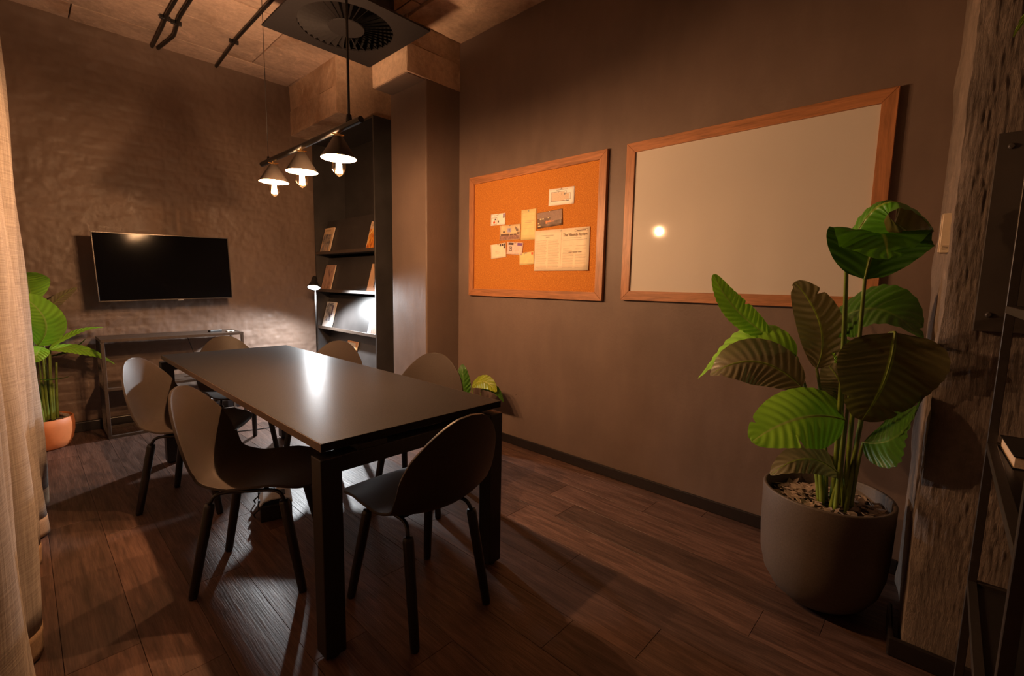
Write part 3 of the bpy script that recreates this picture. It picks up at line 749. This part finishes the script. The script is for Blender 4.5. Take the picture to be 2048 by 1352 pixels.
t = magazine('small magazine with an orange border standing alone on the lowest shelf', 4.44, .362, w=.21, h=.285, base=(.72, .38, .16), marks=[('picture', plain('print_pale', (.72, .68, .58), .4), (.10, .06, .84, .94))])
text('CASA', .05, M_inkl, t, (-.0012, .012, .215), 'title', extrude=.0003)

# ------------------------------------------------------------------ reading lamp
RL = thing('floor_lamp', 'slim black reading floor lamp shining before the bookcase', 'lamp', (2.03, 4.62, 0))
MB().lathe([(0, 0), (.12, 0), (.122, .004), (.12, .012), (.015, .016), (.012, .03)], 32).build('base', M_black, RL, smooth=False)
MB().tube([(0, 0, .01), (0, .0, 1.0), (0, 0, 1.17)], .008, 12).build('stem', M_black, RL, smooth=True)
AIM = Vector((0, 0, -1)).rotation_difference(Vector((-.26, -.36, -.90)).normalized()).to_euler()
HC = (-.035, -.045, 1.178)
hd = MB().lathe([(.003, .127), (.018, .124), (.026, .107), (.030, .072), (.040, .047), (.056, .022), (.062, .0), (.060, .0), (.054, .020), (.038, .044), (.0, .048)], 32).build('lamp_head', M_black, RL, smooth=True, loc=HC, rot=AIM)
MB().lathe([(0, .006), (.055, .006), (.055, .010), (0, .010)], 28).build('led_disc', M_led, RL, loc=HC, rot=AIM)
lamp('reading_light', 'SPOT', Vector(HC) + Vector((-.26, -.36, -.90))*.004, READ_W, READ_COL, RL, rotation_euler=AIM, spot_size=math.radians(166), spot_blend=.55, shadow_soft_size=.045)

# ------------------------------------------------------------------ pendant lamp
PD = thing('pendant_lamp', 'linear black pendant bar with three glowing cone shades over the table', 'lamp', (1.01, 2.38, 1.91))
MB().tube([(0, -.56, 0), (0, .57, 0)], .0135, 18).build('bar', M_black, PD, smooth=False)
MB().tube([(0, -.46, .012), (0, -.46, 1.27)], .0055, 10).build('suspension_rod', M_black, PD, smooth=True)
MB().lathe([(.0, .03), (.010, .03), (.013, .012), (.013, 0)], 14, (0, -.46, .01)).build('rod_collar', M_black, PD)
MB().tube([(0, .47, .012), (0, .47, 1.27)], .0016, 6).build('suspension_wire', M_black, PD, smooth=True)
MB().lathe([(.0, .016), (.006, .016), (.008, 0)], 12, (0, .47, .01)).build('wire_grip', M_black, PD)
shade0 = None
for k, yy in enumerate((-.36, .03, .40)):
    if shade0 is None:
        sh = MB().lathe([(.016, -.028), (.020, -.030), (.0745, -.120), (.0750, -.122)], 40, (0, 0, 0)).build('lamp_shade', M_shade_out, PD, smooth=True, loc=(0, yy, 0))
        MB().lathe([(.014, -.0315), (.0185, -.032), (.0735, -.1215), (.0750, -.1220)], 40).build('shade_lining', M_shade_in, sh, smooth=True)
        MB().lathe([(.0, -.008), (.007, -.010), (.007, -.020), (.017, -.024), (.017, -.031), (.0, -.032)], 18).build('brass_cap', M_brass, sh, smooth=False)
        MB().tube([(-.026, 0, -.022), (.026, 0, -.018)], [.003, .003], 8).build('brass_thumb_screw', M_brass, sh, smooth=True)
        MB().lathe([(.0, -.030), (.013, -.032), (.013, -.083), (.0, -.086)], 18).build('bulb_socket', M_brass, sh)
        gl = MB().lathe([(.012, -.084), (.014, -.098), (.024, -.122), (.0295, -.148), (.0285, -.168), (.020, -.186), (.008, -.196), (.003, -.200), (.0, -.200)], 28).build('bulb', M_glass, sh, smooth=True)
        fl = MB()
        for a in range(8):
            ca, sa = math.cos(a*PI/4), math.sin(a*PI/4)
            fl.tube([(.008*ca, .008*sa, -.110), (.0135*ca, .0135*sa, -.184)], .0016, 6)
        fl.build('filament', M_filament, sh)
        shade0 = sh
    else:
        sh = shade0.copy(); C.objects.link(sh); sh.location = (0, yy, 0)
        for ch in shade0.children:
            c = ch.copy(); C.objects.link(c); c.parent = sh
    lamp('bulb_light', 'POINT', (0, yy, -.147), BULB_W, BULB_COL, PD, shadow_soft_size=.013)

lamp('up_fill', 'SPOT', (0, .62, .05), UP_FILL_W, BULB_COL, PD, rotation_euler=(PI-.14, -.06, 0), spot_size=math.radians(122), spot_blend=.35, shadow_soft_size=.12)  # unseen spot added to brighten the ceiling, not a part of the pendant

# ------------------------------------------------------------------ ceiling diffuser
V = thing('ceiling_vent', 'square grey swirl air diffuser hanging under the ceiling', 'vent', (1.637, 3.12, 2.94))
hw = .398; R0 = .305; ri = .115
def ring_plate():
    n = 72; top = []; v = []; f = []
    outer = []
    for k in range(n):
        a = 2*PI*k/n; c, s_ = math.cos(a), math.sin(a); m = hw/max(abs(c), abs(s_)); outer.append((c*m, s_*m)); 
    inner = [(R0*math.cos(2*PI*k/n), R0*math.sin(2*PI*k/n)) for k in range(n)]
    for z in (0, .012):
        v += [(x_, y_, z) for x_, y_ in outer] + [(x_, y_, z) for x_, y_ in inner]
    for k in range(n):
        j = (k+1) % n
        f += [(k, n+k, n+j, j), (2*n+k, 2*n+j, 3*n+j, 3*n+k), (k, j, 2*n+j, 2*n+k), (n+k, 3*n+k, 3*n+j, n+j)]
    return MB().add(v, f)
# make sure the square's own corners exist: 72 steps of 5 degrees include 45 degrees
ring_plate().build('face_plate', M_vent, V)
MB().lathe([(0, -.002), (ri, -.002), (ri+.004, .004), (ri, .012), (0, .012)], 48).build('hub', M_vent, V)
bl0 = None
for k in range(36):
    if bl0 is None:
        a = .021; b = .0285
        v = [(ri-.01, -.0055, 0.0), (R0+.004, -.015, -.001), (R0+.004, .012, .024), (ri-.01, .003, .009)]
        v2 = [(x_, y_+.0015, z_+.003) for x_, y_, z_ in v]
        bl0 = MB().add(v+v2, [(3, 2, 1, 0), (4, 5, 6, 7), (0, 1, 5, 4), (1, 2, 6, 5), (2, 3, 7, 6), (3, 0, 4, 7)]).build('blade', M_vent, V); o = bl0
    else:
        o = bl0.copy(); C.objects.link(o)
    o.rotation_euler = (0, 0, 2*PI*k/36)
MB().lathe([(R0+.01, .012), (R0+.01, .20), (0, .20)], 48).build('plenum_drum', M_ventdark, V)
MB().tube([(0, 0, .20), (0, 0, .26)], .10, 24).build('duct_neck', M_ventdark, V)
MB().lathe([(0, -.006), (.008, -.005), (.008, -.002)], 10).build('centre_screw', M_black, V)

# ------------------------------------------------------------------ conduits on the ceiling
def conduit(label, path, clips):
    t = thing('conduit', label, 'pipe', path[0], group='steel conduits under the ceiling')
    o = Vector(path[0])
    MB().tube([Vector(p)-o for p in arc_path(path, 5, .06)], .0125, 12).build('pipe', M_leg, t, smooth=True)
    for c in clips:
        c = Vector(c)-o
        box('clip', (c.x-.034, c.y-.010, c.z-.012), (c.x+.034, c.y+.010, c.z+.018), M_leg, t, bev=.003)
zc = 3.168
conduit('dark steel conduit on the ceiling, leftmost of three', [(.905, 5.04, zc), (.895, 4.55, zc), (.885, 4.4, zc), (.90, -1.4, zc)], [(.887, 4.43, zc)])
conduit('dark steel conduit on the ceiling with a bend, middle of three', [(.945, 5.04, zc), (.99, 4.68, zc), (.955, 4.35, zc), (.965, -1.4, zc)], [(.958, 4.45, zc)])
conduit('dark steel conduit on the ceiling, running behind the square vent', [(1.372, 5.04, zc), (1.338, 4.35, zc), (1.335, -1.4, zc)], [(1.342, 4.43, zc)])

# ------------------------------------------------------------------ plants
def leaf(parent, base, tip, bend, Wd, Nv, fold, peak, mat, veins=26, wav=.0, seed=0, amp=.0035, notch=None):
    b, t, bd = Vector(base), Vector(tip), Vector(bend); ctrl = (b+t)/2 + bd*1.6
    T0 = (ctrl-b).normalized(); N0 = Vector(Nv); Sd = N0.cross(T0).normalized()
    rg = random.Random(seed); nt, ns = 60, 21
    Lc = (ctrl-b).length*.5 + (t-ctrl).length*.5 + (t-b).length*.25
    mb = MB(); uv = []; G = []; mid = []
    e = math.log(.5)/math.log(peak)
    p1, p2 = rg.uniform(0, 6), rg.uniform(0, 6)
    for i in range(nt):
        u = i/(nt-1)
        M_ = b*(1-u)**2 + ctrl*2*u*(1-u) + t*u*u
        T = ((ctrl-b)*(1-u) + (t-ctrl)*u).normalized()
        Sx = (Sd - T*Sd.dot(T)).normalized(); Nn = T.cross(Sx)
        w = Wd*max(0, math.sin(PI*u**e))**.52 * (1-.10*u)
        mid.append(M_ - Nn*.0018)
        row = []
        for j in range(ns):
            s = j/(ns-1)*2-1
            ww = w
            if notch:
                for (u0, sg, dp) in notch:
                    if s*sg > 0: ww *= 1-dp*math.exp(-((u-u0)/.013)**2)*min(1, abs(s)*1.2)
            ph = 2*PI*(u*veins*.5 - abs(s)*1.4)
            cor = amp*math.sin(ph)*min(1, abs(s)*3)*(w/Wd)
            edge = .10*w*math.sin(u*7+p1+(2 if s > 0 else 0))*abs(s)**2
            h = abs(s)*ww*math.sin(fold) - .16*ww*s*s + cor + edge
            row.append(M_ + Sx*(s*ww*math.cos(fold)) + Nn*h - T*(abs(s)**1.5*ww*-.12))
            uv.append((s, u))
        G.append(row)
    mb.grid(G, flip=True); mb.uv = uv
    o = mb.build('leaf', mat, parent, smooth=True)
    r0 = max(.0018, Wd*.026)
    MB().tube(mid, [r0*(1-.85*i/(nt-1)) for i in range(nt)], 6).build('midrib', M_stem, o, smooth=True)
    return o
def bez(a, b, c, n=14):
    a, b, c = Vector(a), Vector(b), Vector(c)
    return [a*(1-t)**2 + b*2*t*(1-t) + c*t*t for t in [i/(n-1) for i in range(n)]]
def stem(parent, a, c, mid=None, r=(.0095, .0055), name='stem'):
    a, c = Vector(a), Vector(c)
    m = Vector(mid) if mid else Vector((a.x*.75+c.x*.25, a.y*.75+c.y*.25, (a.z+c.z)/2))
    p = bez(a, m, c); n = len(p)
    return MB().tube(p, [r[0]+(r[1]-r[0])*i/(n-1) for i in range(n)], 10).build(name, M_stem, parent, smooth=True)

PC = Vector((2.155, .285, 0))
BP = thing('potted_plant', 'tall broad leaved plant in a big dark round planter by the column', 'plant', PC)
RH = .455
outer = [(0, 0), (.085, .0), (.125, .012), (.165, .045), (.197, .10), (.213, .17), (.219, .26), (.221, .36), (.222, RH-.004), (.219, RH), (.211, RH), (.208, RH-.006), (.207, .34), (.0, .34)]
MB().lathe(outer, 72).build('pot', M_planter, BP, smooth=True).modifiers.new('b', 'BEVEL').width = .001
MB().lathe([(.0, .405), (.10, .402), (.2065, .392), (.2065, .35), (0, .35)], 40).build('soil', M_soil, BP, smooth=True)
chip = []
for k in range(4):
    n = 5+k % 3; pr = []
    for i in range(n):
        a = 2*PI*i/n + random.uniform(-.3, .3); r_ = random.uniform(.013, .024); pr.append((r_*math.cos(a)*1.35, r_*math.sin(a)*.8))
    chip.append(MB().prism(pr, 0, .0035))
chip_me = []
for k in range(230):
    a = random.uniform(0, 2*PI); r_ = .193*math.sqrt(random.random())
    if k < 4:
        o = chip[k].build('slate_chip', M_slate, BP); chip_me.append(o.data)
    else:
        o = bpy.data.objects.new('slate_chip', chip_me[k % 4]); C.objects.link(o); o.parent = BP
    o.location = (r_*math.cos(a), r_*math.sin(a), .404 - .010*(r_/.2)**2 + random.uniform(-.001, .012))
    o.rotation_euler = (random.uniform(-.5, .5), random.uniform(-.5, .5), random.uniform(0, 6.3))
    sc = random.uniform(.65, 1.25); o.scale = (sc, sc, 1)
LV = [
((1.742,.240,1.359),(1.716,.046,1.4125),(-.003,.02,.146),.105,(-.30,-.04,.95),-.5,.45,M_leafA,26,None),
((1.748,.190,1.283),(1.654,.133,1.337),(0,0,.125),.132,(.942,.122,.3),.1,.42,M_leafG,22,[(.93,1,.8)]),
((2.177,.537,1.045),(2.117,.77,1.311),(-.004,.03,-.02),.062,(-.761,-.351,.45),.25,.42,M_leafB,30,[(.45,-1,.35)]),
((2.15,.357,.939),(2.088,.447,1.28),(.008,-.06,0),.085,(.867,.314,.25),.12,.5,M_leafA,24,[(.8,1,.4),(.96,-1,.5)]),
((2.27,.368,1.068),(2.089,.055,1.091),(0,0,.13),.14,(-.496,-.064,.85),.12,.42,M_leafC,26,[(.9,1,.4)]),
((1.909,.116,1.119),(1.952,.180,.807),(-.030,-.025,0),.146,(.897,.318,.1),.1,.29,M_leafD,24,[(.72,1,.35),(.78,-1,.3)]),
((2.085,.389,.867),(1.945,.694,.888),(0,0,.1),.1,(.793,.103,-.5),.12,.45,M_leafA,26,[(.9,-1,.4)]),
((2.18,.436,.975),(2.055,.785,.845),(0,0,.14),.13,(-.595,-.077,.8),.12,.5,M_leafB,24,[(.55,1,.3)]),
((2.045,.237,.777),(1.801,.478,.691),(0,0,.06),.125,(-.774,-.1,.6),.12,.4,M_leafB,24,[(.62,1,.4),(.85,-1,.3)]),
((2.052,.177,.705),(1.961,.035,.922),(.004,-.03,-.06),.115,(-.74,.05,.62),.15,.45,M_leafC,24,None),
((2.184,.247,.98),(2.155,.318,1.013),(0,0,.02),.055,(-.793,-.103,.5),.15,.45,M_leafB,14,None),
((2.221,.277,.802),(2.213,.341,.96),(.004,-.03,0),.075,(.893,.116,.2),.12,.45,M_leafA,20,None),
((2.114,.242,.54),(1.918,.434,.542),(0,0,.085),.06,(.595,.077,-.7),.15,.45,M_leafA,18,None)]
def loc_(p, c): return tuple(Vector(p)-c)
for i, (b, t, bd, Wd, Nv, fo, pk, m, ve, no) in enumerate(LV):
    leaf(BP, loc_(b, PC), loc_(t, PC), bd, Wd, Nv, fo, pk, m, ve, seed=i, notch=no)
SB = [(2.150,.262), (2.140,.225), (2.135,.300), (2.155,.285), (2.175,.235), (2.120,.215), (2.120,.290), (2.165,.310), (2.110,.245), (2.16,.205), (2.185,.25), (2.19,.27), (2.125,.262)]
for i, (b, *_r) in enumerate(LV):
    bp = Vector(b); s0 = Vector((SB[i][0], SB[i][1], .39))
    m = Vector((s0.x*.8+bp.x*.2, s0.y*.8+bp.y*.2, s0.z+(bp.z-s0.z)*.55))
    if i == 5: m = Vector((2.11, .19, 1.12))
    stem(BP, s0-PC, bp-PC, m-PC, (.0095, .005 if i not in (10, 12) else .0035))
stem(BP, Vector((2.15, .25, .39))-PC, Vector((2.12, .29, 1.36))-PC, None, (.009, .006))

QC = Vector((.045, 4.72, 0))
QP = thing('potted_plant', 'green leafy plant in a terracotta pot behind the curtain', 'plant', QC)
MB().lathe([(0, 0), (.12, 0), (.138, .012), (.158, .06), (.170, .12), (.172, .17), (.167, .222), (.163, .225), (.158, .222), (.160, .17), (0, .17)], 56).build('pot', M_terra, QP, smooth=True)
MB().lathe([(0, .205), (.08, .204), (.159, .196), (.159, .15), (0, .15)], 32).build('soil', M_soil, QP, smooth=True)
for k in range(26):
    a = random.uniform(0, 2*PI); r_ = .148*math.sqrt(random.random())
    o = bpy.data.objects.new('bark_chip', chip_me[k % 4]); C.objects.link(o); o.parent = QP
    o.location = (r_*math.cos(a), r_*math.sin(a), .206+random.uniform(0, .008)); o.rotation_euler = (random.uniform(-.5, .5), random.uniform(-.5, .5), random.uniform(0, 6))
QL = [
((.049,4.70,1.072),(.035,4.45,1.270),(0,0,.05),.115,(-.024,-.8,.6),.12,.45,M_leafB,20),
((.058,4.66,.756),(-.001,4.5,1.12),(.098,-.053,0),.11,(.173,-.906,.2),.10,.5,M_leafB,24),
((.079,4.62,.751),(.036,4.5,.661),(-.002,-.05,.03),.06,(-.027,-.9,.3),.12,.45,M_leafB,16),
((.093,4.86,.91),(.304,4.9,1.165),(-.03,0,.02),.05,(.518,.585,.5),.2,.4,M_leafA,22),
((.122,4.76,.729),(.435,4.86,.851),(0,0,.05),.03,(-.01,-.35,.9),.2,.4,M_leafB,22),
((.115,4.72,.719),(.481,4.78,.558),(0,0,.07),.062,(-.016,-.55,.8),.15,.4,M_leafB,24),
((.115,4.86,.654),(.331,4.92,.765),(0,0,-.04),.05,(.009,.3,.8),.15,.4,M_leafC,20),
((.024,4.60,.536),(.202,4.58,.529),(0,0,-.02),.035,(.004,.15,.95),.2,.45,M_leafC,18)]
QS = [(.03,4.71), (.06,4.68), (.075,4.69), (.09,4.76), (.10,4.72), (.095,4.69), (.11,4.75), (.05,4.65)]
for i, (b, t, bd, Wd, Nv, fo, pk, m, ve) in enumerate(QL):
    leaf(QP, loc_(b, QC), loc_(t, QC), bd, Wd, Nv, fo, pk, m, ve, seed=40+i, amp=.0025)
    stem(QP, Vector((QS[i][0], QS[i][1], .19))-QC, Vector(b)-QC, None, (.010, .005))
for a, c in (((.07, 4.70, .19), (.016, 4.70, .62)), ((.105, 4.70, .19), (.118, 4.70, .47)), ((.08, 4.72, .19), (.066, 4.70, .47)), ((.125, 4.74, .19), (.146, 4.72, .62))):
    stem(QP, Vector(a)-QC, Vector(c)-QC, None, (.010, .007))

NC = Vector((2.40, 2.63, 0))
NP = thing('potted_plant', 'small variegated plant in the corner beyond the table', 'plant', NC)
MB().lathe([(0, 0), (.075, 0), (.082, .01), (.098, .17), (.100, .20), (.094, .20), (.090, .17), (0, .17)], 36).build('pot', M_planter, NP, smooth=True)
MB().lathe([(0, .185), (.0925, .182), (.09, .16), (0, .16)], 24).build('soil', M_soil, NP)
leaf(NP, loc_((2.36, 2.715, .335), NC), loc_((2.37, 2.765, .610), NC), (-.02, -.02, 0), .062, (-.75, -.5, .2), .25, .45, M_leafC, 16, seed=71, amp=.004)
leaf(NP, loc_((2.36, 2.635, .455), NC), loc_((2.36, 2.37, .455), NC), (0, 0, .075), .060, (-.75, -.1, .65), .15, .45, M_leafV, 16, seed=72, amp=.003)
leaf(NP, loc_((2.38, 2.55, .44), NC), loc_((2.40, 2.33, .38), NC), (0, 0, .075), .045, (-.4, -.1, .9), .15, .45, M_leafC, 16, seed=73, amp=.003)
for a, c in (((2.39, 2.66, .18), (2.36, 2.715, .335)), ((2.40, 2.64, .18), (2.36, 2.635, .455)), ((2.41, 2.62, .18), (2.38, 2.55, .44))):
    stem(NP, Vector(a)-NC, Vector(c)-NC, None, (.005, .0035))

# ------------------------------------------------------------------ curtain
def curtain():
    t = thing('curtain', 'full length beige linen curtain in deep folds at the left edge', 'curtain', (-.04, 2.5, 0))
    ctl = [(1.15, -.12), (1.32, -.05), (1.50, -.17), (1.72, -.045), (1.92, -.15), (2.10, -.028), (2.40, -.13), (2.55, -.10), (2.75, -.018), (2.92, -.10), (3.10, .011), (3.30, -.09), (3.50, .024), (3.60, -.02), (3.64, -.09), (3.60, -.16)]
    pts = [Vector((x_, y_, 0)) for y_, x_ in ctl]
    # Catmull-Rom
    path = []
    for i in range(len(pts)-1):
        p0, p1, p2, p3 = pts[max(i-1, 0)], pts[i], pts[i+1], pts[min(i+2, len(pts)-1)]
        for k in range(10):
            u = k/10
            path.append(.5*((2*p1)+(p2-p0)*u+(2*p0-5*p1+4*p2-p3)*u*u+(3*p1-p0-3*p2+p3)*u**3))
    path.append(pts[-1])
    def G(z0, z1, n, off=0.0):
        rows = []
        for i in range(n):
            z = z0+(z1-z0)*i/(n-1); row = []
            for k, p in enumerate(path):
                wob = .010*math.sin(z*2.3+p.y*9)*(1-z/3.2) + .004*math.sin(z*7+p.y*23)
                row.append((p.x + .04 + wob + off, p.y - 2.5 + .012*math.sin(z*3+p.y*5)*(1-z/3.2), z))
            rows.append(row)
        return rows
    hem = .0
    o = MB().grid(G(.10, 3.15, 46), flip=False).build('fabric', M_fabric, t, smooth=True)
    o.modifiers.new('s', 'SOLIDIFY').thickness = .002
    h = MB().grid(G(.012, .10, 5, .0015)).build('hem', M_hem, t, smooth=True); h['label'] = 'darker doubled hem of the curtain'
    h.modifiers.new('s', 'SOLIDIFY').thickness = .005
    MB().tube([(.03, -1.4, 3.16), (.03, 1.25, 3.16)], .012, 10).build('curtain_rail', M_black, t)
M_hem = plain('curtain_hem', (.34, .22, .13), .95, var=.2, scale=200)
curtain()

# ------------------------------------------------------------------ things on and by the column
TH = thing('thermostat', 'ivory thermostat box mounted on the return of the rough column', 'thermostat', (2.075, .032, 1.437))
box('housing', (-.036, -.022, -.062), (.036, .006, .062), M_plastic, TH, bev=.002)
box('front_cover', (-.033, .006, -.060), (.033, .0095, .060), M_plastic, TH, bev=.002)
box('display', (-.022, .0093, .0), (.022, .0105, .04), M_grey, TH)
for k in range(3): box('vent_slot', (-.0368, -.014, -.052+.005*k), (-.0355, .0, -.050+.005*k), M_black, TH)
PLT = thing('steel_plate', 'dark steel plate bolted to the front of the rough column', 'plate', (1.972, -.30, 1.42))
box('plate', (-.008, -.24, -.285), (.006, .24, .285), M_plate, PLT, bev=.002)
for yy in (.21, -.21):
    for zz in (.245, -.235):
        MB().lathe([(0, .006), (.005, .006), (.008, .003), (.0085, 0)], 12).build('bolt', M_plate, PLT, loc=(-.008, yy, zz), rot=(0, -PI/2, 0))

# steel rack at the right edge
RK = thing('steel_rack', 'thin black steel rack with shelves at the right edge', 'rack', (1.70, -.105, 0))
rx0, rx1, ry0, ry1, rb = -.72, .0, -.36, .0, .018
for xx in (rx0, rx1-rb):
    for yy in (ry0, ry1-rb): box('post', (xx, yy, 0), (xx+rb, yy+rb, 1.545), M_rack, RK, bev=.001, seg=1)
for z in (.03, .47, .85, 1.20, 1.527):
    for yy in (ry0, ry1-rb): box('shelf_rail', (rx0+rb, yy, z), (rx1-rb, yy+rb, z+rb), M_rack, RK, bev=.001, seg=1)
    for xx in (rx0, rx1-rb): box('shelf_rail', (xx, ry0+rb, z), (xx+rb, ry1-rb, z+rb), M_rack, RK, bev=.001, seg=1)
    if z != 1.20: box('shelf_panel', (rx0+rb, ry0+rb, z+.002), (rx1-rb, ry1-rb, z+.010), M_black, RK)
BK = thing('book', 'pale edged book lying on the steel rack shelf at the right', 'book', (1.60, -.205, .860), .05)
box('page_block', (-.10, -.07, .003), (.098, .07, .027), M_pages, BK); box('cover', (-.102, -.072, .027), (.10, .072, .030), M_black, BK); box('cover', (-.102, -.072, 0), (.10, .072, .003), M_black, BK)
BW = thing('bowl', 'brown bowl near the front edge of the rack shelf', 'bowl', (1.27, -.235, .860))
MB().lathe([(0, 0), (.03, 0), (.05, .02), (.075, .055), (.072, .056), (.046, .023), (0, .008)], 32).build('body', M_planter, BW, smooth=True)
MB().lathe([(.075, .055), (.0765, .058), (.072, .058), (.072, .056)], 32).build('rim', M_planter, BW, smooth=True)
TPC = Vector((1.60, -.19, 1.545))
TP = thing('potted_plant', 'trailing plant on top of the rack, one leaf showing at the corner', 'plant', TPC)
MB().lathe([(0, -.008), (.055, -.008), (.075, .03), (.088, .09), (.083, .09), (.07, .03), (0, .02)], 32).build('pot', M_planter, TP, smooth=True)
MB().lathe([(0, .075), (.080, .072), (0, .05)], 20).build('soil', M_soil, TP)
leaf(TP, (.08, .06, .42), (.135, .135, .335), (0, 0, .03), .03, (-.7, .1, .6), .15, .45, M_leafB, 14, seed=90, amp=.002)
stem(TP, (0, 0, .07), (.08, .06, .42), None, (.005, .003))
leaf(TP, (-.02, -.03, .36), (-.12, -.10, .40), (0, 0, .03), .035, (0, 0, 1), .15, .45, M_leafB, 14, seed=91, amp=.002)
stem(TP, (0, 0, .07), (-.02, -.03, .36), None, (.005, .003))

# ------------------------------------------------------------------ floor box and cables
FB = thing('cable_box', 'dark junction box with grey lid on the floor under the table', 'box', (.885, 2.60, 0), math.radians(-18))
box('body', (-.075, -.15, .0), (.075, .15, .085), M_black, FB, bev=.006)
lid = MB()
prof_l = [(-.078, .085), (-.06, .108), (-.02, .118), (.03, .118), (.066, .108), (.078, .085)]
lid.grid([[(x_, y_, z_) for x_, z_ in prof_l] for y_ in (-.145, -.05, .05, .145)])
o = lid.build('lid', M_lightgrey, FB); o.modifiers.new('s', 'SOLIDIFY').thickness = .006
for yy in (-.09, .02, .10): box('latch', (-.084, yy-.012, .05), (-.074, yy+.012, .10), M_black, FB, bev=.002)
box('slot', (-.03, -.03, .119), (.0, .06, .123), M_black, FB); box('slot', (.02, -.11, .117), (.045, -.05, .121), M_black, FB)
for yy in (-.12, .06): MB().tube([(-.08, yy, .06), (-.105, yy+.02, .03), (-.10, yy+.04, .004)], .004, 8).build('lead', M_cable, FB, smooth=True)
def cable(label, pts, r=.0035):
    o0 = Vector(pts[0]); P_ = [Vector(p)-o0 for p in arc_path(pts, 8, .12)]
    o = MB().tube(P_, r, 8).build('floor_cable', M_cable, smooth=True, loc=o0); tag(o, label, 'cable', 'cables on the floor')
cable('thin black cable on the floor from the console towards the table', [(1.1, 4.72, .004), (1.25, 4.35, .004), (.98, 3.95, .004), (1.0, 3.4, .004), (.93, 2.78, .004)])
cable('thin black cable looping on the floor at the far right table leg', [(1.75, 4.7, .004), (1.5, 4.4, .004), (1.55, 4.05, .004), (1.15, 4.15, .004), (.85, 4.45, .004)])
